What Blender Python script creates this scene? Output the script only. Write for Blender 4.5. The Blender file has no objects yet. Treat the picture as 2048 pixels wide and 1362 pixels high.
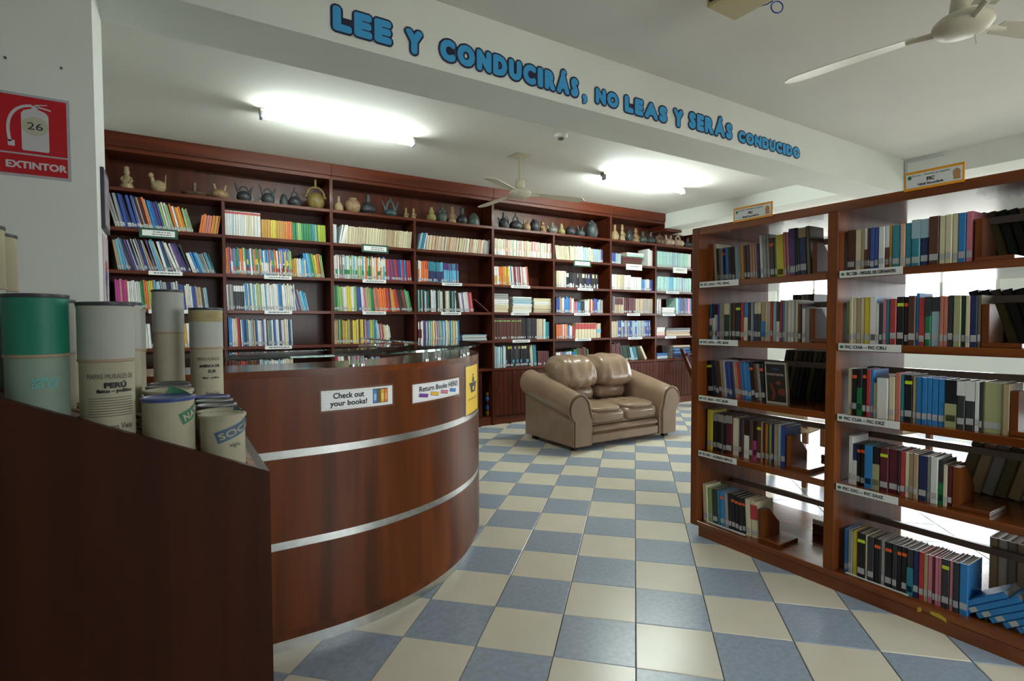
import bpy, math, random
import numpy as np
from mathutils import Vector, Matrix

R_ = math.radians
SC = bpy.context.scene
COL = SC.collection
rnd = random.Random(7)

# ------------------------------------------------------------------ camera, world, light, exposure
FPX, YAW, PITCH, ROLL, HC = 1080.083, R_(57.7985), R_(-1.8907), R_(-.2170), 1.24377
_F = np.array([math.cos(YAW)*math.cos(PITCH), math.sin(YAW)*math.cos(PITCH), math.sin(PITCH)])
_r = np.array([math.sin(YAW), -math.cos(YAW), 0.0])
_u = np.cross(_r, _F)
_r, _u = _r*math.cos(ROLL)+_u*math.sin(ROLL), -_r*math.sin(ROLL)+_u*math.cos(ROLL)
_C = np.array([0, 0, HC])
cam_d = bpy.data.cameras.new('camera')
cam = bpy.data.objects.new('camera', cam_d)
COL.objects.link(cam)
cam_d.sensor_width = 36.0
cam_d.lens = 36.0*FPX/2048
cam_d.clip_start = .02
cam.matrix_world = Matrix(((_r[0], _u[0], -_F[0], 0), (_r[1], _u[1], -_F[1], 0), (_r[2], _u[2], -_F[2], HC), (0, 0, 0, 1)))
SC.camera = cam
SC.view_settings.view_transform = 'Standard'
SC.view_settings.look = 'None'
SC.view_settings.gamma = 1
SC.view_settings.use_curve_mapping = False
SC.view_settings.exposure = 0.45
SKY_STRENGTH = 12.5
LAMP_STRENGTH = 175.0
w = bpy.data.worlds.new('overcast_sky')
SC.world = w
w.use_nodes = True
bg = w.node_tree.nodes['Background']
bg.inputs[0].default_value = (.93, .97, 1.0, 1)
bg.inputs[1].default_value = SKY_STRENGTH

# room measures (metres); x runs along the book wall, y towards it
CEIL = 2.855
BACK_Y = 5.99
RIGHT_X = 9.2
LEFT_X = -1.6
FRONT_Y = -3.0
# windows of the right wall (y0, y1) and an added one behind the camera (x0, x1)
WIN_R = [(-.9, .9), (2.6, 3.9), (4.4, 5.7)]
WIN_F_ADDED = [(1.15, 3.7)]  # unseen window added and sized to light the beam, counter and floor
WZ0, WZ1 = .95, 2.3
for (a, b) in WIN_R:
    ld = bpy.data.lights.new('window_portal', 'AREA'); ld.shape = 'RECTANGLE'
    ld.size, ld.size_y = WZ1-WZ0, b-a
    ld.cycles.is_portal = True
    lo = bpy.data.objects.new('window_portal', ld); COL.objects.link(lo)
    lo.location = (RIGHT_X+.12, (a+b)/2, (WZ0+WZ1)/2); lo.rotation_euler = (0, R_(90), 0)
for (a, b) in WIN_F_ADDED:
    ld = bpy.data.lights.new('window_portal', 'AREA'); ld.shape = 'RECTANGLE'
    ld.size, ld.size_y = b-a, WZ1-WZ0
    ld.cycles.is_portal = True
    lo = bpy.data.objects.new('window_portal', ld); COL.objects.link(lo)
    lo.location = ((a+b)/2, FRONT_Y-.12, (WZ0+WZ1)/2); lo.rotation_euler = (R_(90), 0, 0)

# ------------------------------------------------------------------ measuring helpers: a sight line met with a real plane
def _ray(px, py): return _F+(px-1024)/FPX*_r-(py-681)/FPX*_u
def _on(ax, val, px, py):
    d = _ray(px, py); t = (val-_C[ax])/d[ax]; return _C+t*d
def PX(v, px, py): return _on(0, v, px, py)
def PY(v, px, py): return _on(1, v, px, py)
def PZ(v, px, py): return _on(2, v, px, py)
def project(p):
    D = np.array(p)-_C; z = D@_F
    if z <= .01: return None
    return 1024+FPX*(D@_r)/z, 681-FPX*(D@_u)/z

# ------------------------------------------------------------------ materials
MATS = {}
def lin(h):
    if isinstance(h, str):
        h = h.lstrip('#'); c = [int(h[i:i+2], 16)/255 for i in (0, 2, 4)]
        return tuple((x/12.92 if x <= .04045 else ((x+.055)/1.055)**2.4) for x in c)
    return h
def mat(name, col, rough=.5, metal=0.0, coat=0.0, trans=0.0, ior=1.45, emit=None, es=0.0, spec=.5, noise=None, bump=0.0, bscale=60.0):
    if name in MATS: return MATS[name]
    m = bpy.data.materials.new(name); m.use_nodes = True
    nt = m.node_tree; b = nt.nodes['Principled BSDF']
    c = lin(col)
    b.inputs['Base Color'].default_value = (*c, 1)
    b.inputs['Roughness'].default_value = rough
    b.inputs['Metallic'].default_value = metal
    b.inputs['Coat Weight'].default_value = coat
    b.inputs['Coat Roughness'].default_value = .08
    b.inputs['Transmission Weight'].default_value = trans
    b.inputs['IOR'].default_value = ior
    b.inputs['Specular IOR Level'].default_value = spec
    if emit:
        b.inputs['Emission Color'].default_value = (*lin(emit), 1)
        b.inputs['Emission Strength'].default_value = es
    if noise:
        sc, amt, det = noise
        tc = nt.nodes.new('ShaderNodeTexCoord')
        n = nt.nodes.new('ShaderNodeTexNoise'); n.inputs['Scale'].default_value = sc; n.inputs['Detail'].default_value = det
        nt.links.new(tc.outputs['Object'], n.inputs['Vector'])
        rp = nt.nodes.new('ShaderNodeValToRGB')
        rp.color_ramp.elements[0].position = .3; rp.color_ramp.elements[1].position = .7
        rp.color_ramp.elements[0].color = (*[x*(1-amt) for x in c], 1)
        rp.color_ramp.elements[1].color = (*[min(1, x*(1+amt)) for x in c], 1)
        nt.links.new(n.outputs['Fac'], rp.inputs['Fac'])
        nt.links.new(rp.outputs['Color'], b.inputs['Base Color'])
    if bump:
        tc = nt.nodes.new('ShaderNodeTexCoord')
        n = nt.nodes.new('ShaderNodeTexNoise'); n.inputs['Scale'].default_value = bscale; n.inputs['Detail'].default_value = 3
        nt.links.new(tc.outputs['Object'], n.inputs['Vector'])
        bp = nt.nodes.new('ShaderNodeBump'); bp.inputs['Strength'].default_value = bump; bp.inputs['Distance'].default_value = .01
        nt.links.new(n.outputs['Fac'], bp.inputs['Height'])
        nt.links.new(bp.outputs['Normal'], b.inputs['Normal'])
    MATS[name] = m
    return m
def wood(name, dark, light, axis, rough=.38, coat=.08, sc=14.0):
    if name in MATS: return MATS[name]
    m = mat(name, dark, rough, coat=coat, spec=.3)
    nt = m.node_tree; b = nt.nodes['Principled BSDF']
    b.inputs['Coat Roughness'].default_value = .12
    geo = nt.nodes.new('ShaderNodeNewGeometry')
    mp = nt.nodes.new('ShaderNodeMapping')
    s = [sc, sc, sc]; s['xyz'.index(axis)] = sc*.06
    mp.inputs['Scale'].default_value = s
    nt.links.new(geo.outputs['Position'], mp.inputs['Vector'])
    n = nt.nodes.new('ShaderNodeTexNoise'); n.inputs['Scale'].default_value = 1.0; n.inputs['Detail'].default_value = 5; n.inputs['Distortion'].default_value = .6
    nt.links.new(mp.outputs['Vector'], n.inputs['Vector'])
    rp = nt.nodes.new('ShaderNodeValToRGB')
    rp.color_ramp.elements[0].position = .32; rp.color_ramp.elements[1].position = .72
    rp.color_ramp.elements[0].color = (*lin(dark), 1); rp.color_ramp.elements[1].color = (*lin(light), 1)
    nt.links.new(n.outputs['Fac'], rp.inputs['Fac'])
    nt.links.new(rp.outputs['Color'], b.inputs['Base Color'])
    return m

M_WALL = mat('wall_paint', '#d9dcd6', .75, noise=(2.5, .03, 2), bump=.05, bscale=40)
M_CEIL = mat('ceiling_paint', '#dcdad4', .8, noise=(1.2, .03, 2))
M_BEAM = mat('beam_paint', '#dde0da', .75, noise=(1.8, .03, 2))
WV = wood('case_wood_upright', '#3a1508', '#562410', 'z')
WX = wood('case_wood_level', '#431909', '#622a14', 'x')
WY = wood('case_wood_depth', '#3a1508', '#562410', 'y')
IV = wood('island_wood_upright', '#5c2a0e', '#8a4a18', 'z', .42, .0)
IY = wood('island_wood_level', '#622d0f', '#8c4a18', 'y', .2, .5)
CV = wood('counter_wood', '#43200b', '#74390f', 'z', .36, .05, 9.0)
CX = wood('counter_ledge_wood', '#552613', '#7a3f1c', 'x', .2, .6)
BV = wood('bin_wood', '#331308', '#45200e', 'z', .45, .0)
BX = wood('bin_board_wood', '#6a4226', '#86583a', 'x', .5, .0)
M_METAL = mat('brushed_metal', '#c9cbc6', .3, 1.0, noise=(30, .08, 2))
M_CHROME = mat('clear_acrylic', '#e6ece8', .08, 0, trans=.75)
M_GLASS = mat('green_glass', '#b9dccf', .02, 0, trans=1.0, ior=1.5)
M_LEATHER = mat('brown_leather', '#8f7762', .25, noise=(6, .1, 3), bump=.12, bscale=14)
M_LEATHER2 = mat('brown_leather_panel', '#927a66', .42, noise=(8, .06, 3))
M_BLACK = mat('black_plastic', '#16151a', .45)
M_FAN = mat('fan_cream', '#cbc6b2', .4)
M_WHITE = mat('white_paper', '#e4e6e4', .6)
M_LAM = mat('laminate_border', '#6d4a3a', .15, coat=.6)
M_INK = mat('black_ink', '#1c1c22', .6)
M_GREY = mat('grey_ink', '#6c6f70', .6)
M_PAGE = mat('book_pages', '#b8ad95', .8, noise=(90, .12, 2))
M_CREAMT = mat('tile_cream', '#dcd6c2', .26, noise=(5, .03, 3))
M_BLUET = mat('tile_blue', '#98a5b4', .28, noise=(45, .13, 5))
M_GROUT = mat('grout', '#3d3d40', .8)
M_TUBE = [mat('lamp_tube_%d' % k, '#ffffff', .4, emit='#f2fff8', es=LAMP_STRENGTH*q) for k, q in enumerate((.55, 1.25))]
M_LBLUE = mat('letter_blue', '#3b9bd6', .6)
M_NAVY = mat('letter_outline', '#1b1c3c', .6)
M_RED = mat('sign_red', '#b51420', .4)
M_YEL = mat('sign_yellow', '#f2c81e', .35)
M_ORANGE = mat('sign_orange', '#f0a01c', .4)

BC = {  # book colours: code -> (hex, plain colour name)
 'cr': ('#d8cfae', 'cream'), 'wh': ('#dfe0dc', 'white'), 'gr': ('#9a9a98', 'grey'), 'dg': ('#34363a', 'charcoal'), 'bk': ('#17171b', 'black'),
 'nv': ('#232c5c', 'navy'), 'bl': ('#2f7fc0', 'blue'), 'db': ('#35509a', 'royal blue'), 'pb': ('#9dbcc8', 'pale blue'), 'tl': ('#2f8496', 'teal'),
 'mt': ('#a9d6cd', 'mint'), 'gn': ('#1f7d4b', 'green'), 'dn': ('#1d3b30', 'dark green'), 'lg': ('#8fb56a', 'light green'), 'sg': ('#a8aa7c', 'sage'),
 'ye': ('#d6c53e', 'yellow'), 'oc': ('#c2923a', 'ochre'), 'or': ('#dd7233', 'orange'), 'rd': ('#b03a3a', 'red'), 'mr': ('#591f27', 'maroon'),
 'br': ('#583526', 'brown'), 'tn': ('#b09a78', 'tan'), 'sa': ('#c47a66', 'salmon'), 'pk': ('#c67888', 'pink'), 'mg': ('#b43a86', 'magenta'),
 'pu': ('#553a78', 'purple'), 'li': ('#9d8cc0', 'lilac'), 'pe': ('#d4b198', 'peach'), 'ol': ('#6a6444', 'olive'), 'sk': ('#5fb0d2', 'sky blue'),
 'lm': ('#9fb02c', 'lime'), 'be': ('#c4b79a', 'beige')}
def bmat(code): return mat('book_'+BC[code][1].replace(' ', '_'), BC[code][0], .42, noise=(25, .06, 2))
M_CALL = mat('call_label_paper', '#b4b7b8', .6)
M_STK_O = mat('sticker_orange', '#f0602a', .5)
M_STK_G = mat('sticker_green', '#c8e02c', .5)

# ------------------------------------------------------------------ mesh helpers
ORIGIN = {}
class MB:
    def __init__(s): s.v = []; s.f = []; s.m = []
    def add(s, vs, fs, mi=0):
        o = len(s.v); s.v += [tuple(map(float, p)) for p in vs]; s.f += [tuple(i+o for i in f) for f in fs]; s.m += [mi]*len(fs); return s
    def box(s, x0, x1, y0, y1, z0, z1, mi=0):
        vs = [(x, y, z) for z in (z0, z1) for y in (y0, y1) for x in (x0, x1)]
        return s.add(vs, [(0, 2, 3, 1), (4, 5, 7, 6), (0, 1, 5, 4), (2, 6, 7, 3), (0, 4, 6, 2), (1, 3, 7, 5)], mi)
    def hull8(s, vs, mi=0):
        return s.add(vs, [(0, 2, 3, 1), (4, 5, 7, 6), (0, 1, 5, 4), (2, 6, 7, 3), (0, 4, 6, 2), (1, 3, 7, 5)], mi)
    def bbox(s, x0, x1, y0, y1, z0, z1, b=.004, mi=0):
        # box with chamfered edges
        rings = []
        for z, i in ((z0, b), (z0+b, 0), (z1-b, 0), (z1, b)):
            X0, X1, Y0, Y1 = x0+i, x1-i, y0+i, y1-i
            c = b
            rings.append([(X0+c, Y0, z), (X1-c, Y0, z), (X1, Y0+c, z), (X1, Y1-c, z), (X1-c, Y1, z), (X0+c, Y1, z), (X0, Y1-c, z), (X0, Y0+c, z)])
        return s.loft(rings, True, True, mi)
    def loft(s, rings, closed=True, caps=True, mi=0):
        n = len(rings[0]); vs = [p for r in rings for p in r]; fs = []
        for i in range(len(rings)-1):
            for j in range(n if closed else n-1):
                k = (j+1) % n
                fs.append((i*n+j, i*n+k, (i+1)*n+k, (i+1)*n+j))
        if caps:
            fs.append(tuple(reversed(range(n)))); fs.append(tuple((len(rings)-1)*n+j for j in range(n)))
        return s.add(vs, fs, mi)
    def tube(s, pts, rad, n=10, mi=0, caps=True):
        pts = [Vector(p) for p in pts]; rr = rad if isinstance(rad, (list, tuple)) else [rad]*len(pts)
        rings = []; prev = None
        for i, p in enumerate(pts):
            t = (pts[min(i+1, len(pts)-1)]-pts[max(i-1, 0)]).normalized()
            if prev is None:
                a = Vector((0, 0, 1)) if abs(t.z) < .9 else Vector((1, 0, 0)); x = t.cross(a).normalized()
            else:
                x = (prev-t*prev.dot(t)).normalized()
            prev = x; y = t.cross(x)
            rings.append([tuple(p+x*(math.cos(2*math.pi*k/n)*rr[i])+y*(math.sin(2*math.pi*k/n)*rr[i])) for k in range(n)])
        return s.loft(rings, True, caps, mi)
    def lathe(s, cx, cy, prof, n=18, mi=0, caps=True, sx=1.0, sy=1.0):
        rings = [[(cx+sx*r*math.cos(2*math.pi*k/n), cy+sy*r*math.sin(2*math.pi*k/n), z) for k in range(n)] for (r, z) in prof]
        return s.loft(rings, True, caps, mi)
    def prism(s, poly, axis, a, b, mi=0):
        # poly in the other two axes (cyclic order kept), extruded from a to b along axis
        def P(p, t):
            if axis == 'y': return (p[0], t, p[1])
            if axis == 'x': return (t, p[0], p[1])
            return (p[0], p[1], t)
        return s.loft([[P(p, a) for p in poly], [P(p, b) for p in poly]], True, True, mi)
    def ball(s, c, r, n=10, m=7, mi=0):
        rx, ry, rz = r if isinstance(r, (tuple, list)) else (r, r, r)
        rings = []
        for i in range(m+1):
            t = math.pi*i/m; q = max(math.sin(t), .02)
            rings.append([(c[0]+rx*q*math.cos(2*math.pi*k/n), c[1]+ry*q*math.sin(2*math.pi*k/n), c[2]-rz*math.cos(t)) for k in range(n)])
        return s.loft(rings, True, True, mi)
    def build(s, name, mats, parent=None, smooth=False, fix=True):
        if not isinstance(mats, (list, tuple)): mats = [mats]
        v = s.v
        if parent is not None:
            L = ORIGIN[parent.name]
        else:
            a = np.array(v); L = ((a[:, 0].min()+a[:, 0].max())/2, (a[:, 1].min()+a[:, 1].max())/2, a[:, 2].min())
        me = bpy.data.meshes.new(name)
        me.from_pydata([(p[0]-L[0], p[1]-L[1], p[2]-L[2]) for p in v], [], s.f)
        for m in mats: me.materials.append(m)
        if len(mats) > 1: me.polygons.foreach_set('material_index', s.m)
        if fix:
            import bmesh
            bm = bmesh.new(); bm.from_mesh(me); bmesh.ops.recalc_face_normals(bm, faces=bm.faces); bm.to_mesh(me); bm.free()
        if smooth:
            me.polygons.foreach_set('use_smooth', [True]*len(me.polygons))
            try: me.set_sharp_from_angle(angle=R_(40))
            except Exception: pass
        me.update()
        o = bpy.data.objects.new(name, me); COL.objects.link(o)
        if parent is not None: o.parent = parent
        else: o.location = L
        ORIGIN[o.name] = L
        return o
def thing(name, label, cat, loc, group=None):
    o = bpy.data.objects.new(name, None); COL.objects.link(o); o.empty_display_size = .1
    o.location = loc; ORIGIN[o.name] = tuple(loc)
    return tag(o, label, cat, group)
def tag(o, label, cat, group=None):
    o['label'] = label; o['category'] = cat
    if group: o['group'] = group
    return o
def struct(o): o['kind'] = 'structure'; return o
def ordinal(n):
    W = ['zeroth', 'first', 'second', 'third', 'fourth', 'fifth', 'sixth', 'seventh', 'eighth', 'ninth', 'tenth', 'eleventh', 'twelfth', 'thirteenth', 'fourteenth',
         'fifteenth', 'sixteenth', 'seventeenth', 'eighteenth', 'nineteenth', 'twentieth']
    T = {2: 'twenty', 3: 'thirty', 4: 'forty'}
    if n <= 20: return W[n]
    if n % 10 == 0: return {30: 'thirtieth', 40: 'fortieth'}[n]
    return T[n//10]+'-'+W[n % 10]

# ------------------------------------------------------------------ lettering
_tc = {}
def glyphs(txt):
    if txt in _tc: return _tc[txt]
    cu = bpy.data.curves.new('t', 'FONT'); cu.body = txt; cu.resolution_u = 3; cu.size = 1.0; cu.fill_mode = 'FRONT'
    ob = bpy.data.objects.new('t', cu)
    me = bpy.data.meshes.new_from_object(ob)
    v = np.array([(p.co.x, p.co.y) for p in me.vertices]) if len(me.vertices) else np.zeros((0, 2))
    f = [tuple(p.vertices) for p in me.polygons]
    bpy.data.objects.remove(ob); bpy.data.curves.remove(cu); bpy.data.meshes.remove(me)
    _tc[txt] = (v, f); return v, f
def text2d(txt, w=None, h=None, bold=0.0, cx=0.0, cy=0.0):
    # lettering fitted into a box w x h centred on (cx, cy); bold = stroke growth in metres
    v, f = glyphs(txt)
    lo, hi = v.min(0), v.max(0)
    sx = (w-2*bold)/(hi[0]-lo[0]) if w else None; sy = (h-2*bold)/(hi[1]-lo[1]) if h else None
    sx = sx or sy; sy = sy or sx
    q = (v-(lo+hi)/2)*np.array([sx, sy])+np.array([cx, cy])
    if not bold: return q, f
    return grow(q, f, bold)
def grow(q, f, r, n=8, inner=False, step=.00003):
    # thicken flat lettering: shifted copies, each a hair in front of the last so that no two sheets coincide
    sh = [(0.0, 0.0)]+([(r*.5*math.cos(k*2*math.pi/n), r*.5*math.sin(k*2*math.pi/n)) for k in range(n)] if inner else [])
    sh += [(r*math.cos(k*2*math.pi/n), r*math.sin(k*2*math.pi/n)) for k in range(n)]
    Q = []; Fs = []
    for k, d in enumerate(sh):
        o = len(q)*k
        Q.append(np.column_stack([q+np.array(d), np.full(len(q), k*step)])); Fs += [tuple(i+o for i in ff) for ff in f]
    return np.concatenate(Q), Fs
def flat(frame):
    # frame: (origin, right, up, out) -> maps (u, v, d)
    o, r, u, n = [np.array(a, float) for a in frame]
    return lambda u_, v_, d: tuple(o+r*u_+u*v_+n*d)
def bent(cx, cy, rad, th0, z0):
    return lambda u_, v_, d: (cx+(rad+d)*math.cos(th0+u_/rad), cy+(rad+d)*math.sin(th0+u_/rad), z0+v_)
def put2d(mb, q, f, fn, d=.001, mi=0):
    mb.add([fn(p[0], p[1], d+(p[2] if len(p) > 2 else 0)) for p in q], f, mi); return mb
def card(mb, fn, u0, u1, v0, v1, d0, d1, nu=1, mi=0):
    # thin sheet, following fn, from depth d0 to d1
    rings = []
    for i in range(nu+1):
        u_ = u0+(u1-u0)*i/nu
        rings.append([fn(u_, v0, d0), fn(u_, v1, d0), fn(u_, v1, d1), fn(u_, v0, d1)])
    mb.loft(rings, True, True, mi); return mb
def disc2d(cx, cy, rx, ry, n=24):
    v = np.array([(cx+rx*math.cos(2*math.pi*k/n), cy+ry*math.sin(2*math.pi*k/n)) for k in range(n)]); return v, [tuple(range(n))]
def poly2d(pts): return np.array(pts, float), [tuple(range(len(pts)))]
def strips(pts, n=10):
    # a convex outline cut into narrow upright strips so that it can follow a curved surface
    us = [p[0] for p in pts]; a, b = min(us), max(us); V = []; Fs = []
    def clip(P, c, keep):
        out = []
        for i in range(len(P)):
            p, q = P[i], P[(i+1) % len(P)]; ip, iq = keep*(p[0]-c) >= 0, keep*(q[0]-c) >= 0
            if ip: out.append(p)
            if ip != iq:
                t = (c-p[0])/(q[0]-p[0]); out.append((c, p[1]+t*(q[1]-p[1])))
        return out
    for k in range(n):
        P = clip(clip(list(pts), a+(b-a)*k/n, 1), a+(b-a)*(k+1)/n, -1)
        if len(P) >= 3: Fs.append(tuple(range(len(V), len(V)+len(P)))); V += P
    return np.array(V, float), Fs
def rect2d(u0, u1, v0, v1): return poly2d([(u0, v0), (u1, v0), (u1, v1), (u0, v1)])

# ------------------------------------------------------------------ the room
def build_room():
    fl = struct(MB().box(LEFT_X, RIGHT_X, FRONT_Y, BACK_Y, -.06, -.003).build('floor', M_GROUT))
    s = .30; g = .0035; c45 = math.sqrt(.5)
    d1 = np.array([c45, c45]); d2 = np.array([c45, -c45]); O = np.array([1.38889, 1.37659])
    def tile_mesh(nm, m):
        h = s/2-g/2; b = .0018; me = MB()
        rings = []
        for z, i in ((-.008, 0), (-b, 0), (0, b)):
            rings.append([(x*(h-i), y*(h-i), z) for x, y in ((-1, -1), (1, -1), (1, 1), (-1, 1))])
        me.loft(rings, True, True)
        mm = bpy.data.meshes.new(nm); mm.from_pydata(me.v, [], me.f); mm.materials.append(m); mm.update(); return mm
    tm = [tile_mesh('tile', M_CREAMT), tile_mesh('tile', M_BLUET)]
    cells = []
    for a in range(-42, 42):
        for b in range(-42, 42):
            c = O+d2*(a+.5)*s+d1*(b+.5)*s
            if LEFT_X+.22 < c[0] < RIGHT_X-.22 and FRONT_Y+.22 < c[1] < BACK_Y-.22: cells.append((a, b, c))
    def shown(c):
        if -.7 < c[0] < 1.3 and 1.3 < c[1] < 5.6: return False     # under the bin and behind the counter
        if c[1] > 5.75: return False
        if c[0] > 3.4 and c[1] < .4: return False
        p = project((c[0], c[1], 0))
        return p is not None and -60 < p[0] < 2110 and 600 < p[1] < 1460
    cells.sort(key=lambda t: (0 if shown(t[2]) else 1, math.hypot(*t[2])))
    L = ORIGIN[fl.name]
    for i, (a, b, c) in enumerate(cells[:300]):
        o = bpy.data.objects.new('tile', tm[(a+b) % 2]); COL.objects.link(o); o.parent = fl
        o.location = (c[0]-L[0], c[1]-L[1], -L[2]); o.rotation_euler = (0, 0, R_(45))
    mb = MB(); h = s/2-g/2
    for (a, b, c) in cells[300:]:
        q = [c+d2*h*i+d1*h*j for i, j in ((-1, -1), (1, -1), (1, 1), (-1, 1))]
        mb.add([(p[0], p[1], 0) for p in q]+[(p[0], p[1], -.008) for p in q], [(0, 1, 2, 3), (0, 4, 5, 1), (1, 5, 6, 2), (2, 6, 7, 3), (3, 7, 4, 0)], (a+b) % 2)
    t = mb.build('far_tiles', [M_CREAMT, M_BLUET], fl); t['kind'] = 'stuff'
    struct(MB().box(LEFT_X, RIGHT_X+.2, FRONT_Y, BACK_Y+.2, CEIL, CEIL+.1).build('ceiling', M_CEIL))
    struct(MB().box(LEFT_X-.2, RIGHT_X+.2, BACK_Y, BACK_Y+.15, -.06, CEIL).build('wall_back', M_WALL))
    # left wall of the near room, the cross wall that carries the beam, left wall beside the book wall
    struct(MB().box(LEFT_X-.15, LEFT_X, FRONT_Y, BACK_Y, -.06, CEIL).build('wall_left', M_WALL))
    struct(MB().box(LEFT_X, -.225, 2.53, 2.875, -.003, CEIL).build('wall_stub', M_WALL))
    struct(MB().box(-.62, -.47, 2.875, BACK_Y, -.003, CEIL).build('wall_side', M_WALL))
    struct(MB().box(LEFT_X, 1.0, -.75, -.6, -.003, CEIL).build('shade_wall_behind', M_WALL))  # unseen partition added to keep daylight off the left corner
    # beams
    struct(MB().box(-.225, 6.26, 2.53, 2.875, 2.517, CEIL).build('trim_1', M_BEAM))
    struct(MB().box(6.26, 6.575, FRONT_Y, 5.64, 2.645, CEIL).build('trim_2', M_BEAM))
    # right wall with three window openings
    def pierced(name, wins, along, c0, c1, lo, hi, label_frame):
        mb = MB()
        def put(a, b, z0, z1):
            if along == 'y': mb.box(c0, c1, a, b, z0, z1)
            else: mb.box(a, b, c0, c1, z0, z1)
        put(lo, hi, -.06, WZ0); put(lo, hi, WZ1, CEIL)
        e = [lo]+[v for wv in wins for v in wv]+[hi]
        for i in range(0, len(e), 2): put(e[i], e[i+1], WZ0, WZ1)
        return struct(mb.build(name, M_WALL))
    pierced('wall_right', WIN_R, 'y', RIGHT_X, RIGHT_X+.15, FRONT_Y, BACK_Y, 0)
    pierced('wall_front', WIN_F_ADDED, 'x', FRONT_Y-.15, FRONT_Y, LEFT_X-.15, RIGHT_X+.15, 0)
    MF = mat('window_aluminium', '#b9bbb8', .35, .8)
    n = 0
    for wins, along in ((WIN_R, 'y'), (WIN_F_ADDED, 'x')):
        for (a, b) in wins:
            n += 1; c = RIGHT_X+.06 if along == 'y' else FRONT_Y-.06
            def bx(mb, p0, p1, t0, t1, z0, z1):
                return mb.box(c+t0, c+t1, p0, p1, z0, z1) if along == 'y' else mb.box(p0, p1, c+t0, c+t1, z0, z1)
            mb = MB()
            bx(mb, a, b, -.03, .03, WZ0, WZ0+.05); bx(mb, a, b, -.03, .03, WZ1-.05, WZ1)
            bx(mb, a, a+.05, -.03, .03, WZ0+.05, WZ1-.05); bx(mb, b-.05, b, -.03, .03, WZ0+.05, WZ1-.05)
            fo = struct(mb.build('window_%d' % n, MF))
            m_ = (a+b)/2
            bx(MB(), m_-.02, m_+.02, -.02, .02, WZ0+.05, WZ1-.05).build('mullion', MF, fo)
    struct(MB().box(RIGHT_X+.16, 45, -40, 45, -.9, -.8).build('added_ground_outside', mat('added_ground_outside', '#a9a596', .9, noise=(.5, .15, 3))))  # unseen ground added to cut sky light from below and bounce some upwards
    struct(MB().box(-20, RIGHT_X+.16, -40, FRONT_Y-.16, -.9, -.8).build('added_ground_yard', mat('added_ground_outside', '#7c7a70', .9)))  # more of the added ground, outside the front opening
    # cable duct at the meeting of the two beams
    d = thing('cable_duct', 'thin white cable duct running down the corner of the cross beam', 'cable duct', (6.245, 2.5, 2.5))
    MD = mat('duct_plastic', '#c3c5c6', .5)
    MB().box(6.243, 6.26, 2.505, 2.522, 2.5, 2.82).build('upright', MD, d)
    MB().box(6.243, 6.26, 2.2, 2.522, 2.82, 2.835).build('top_run', MD, d)
build_room()

# ------------------------------------------------------------------ book wall: four fitted cases
CY = 5.64            # front plane of the cases
CB = 5.965           # back panel
XS = [-.455, 1.393, 3.287, 5.182, 7.07]
XM = [.422, 2.291, 4.198, 6.071]
SHZ = [2.40, 2.065, 1.705, 1.37, 1.03, .69]     # tops of the boards
GROUPN = ['left', 'second', 'third', 'right']
CASE_LABELS = ['dark red wood wall bookcase unit at the far left behind the map tubes',
               'dark red wood wall bookcase unit rising behind the curved counter',
               'dark red wood wall bookcase unit rising behind the left of the sofa',
               'dark red wood wall bookcase unit in the corner under the cross beam']
def label_bars(fn, mb, u0, u1, v, h, n):
    u_ = u0
    while u_ < u1-.004:
        L = rnd.uniform(.012, .035); put2d(mb, *rect2d(u_, min(u_+L, u1), v-h/2, v+h/2), fn, .0012); u_ += L+.006
M_DGREEN = mat('tag_green', '#1f4a38', .5)
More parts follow.
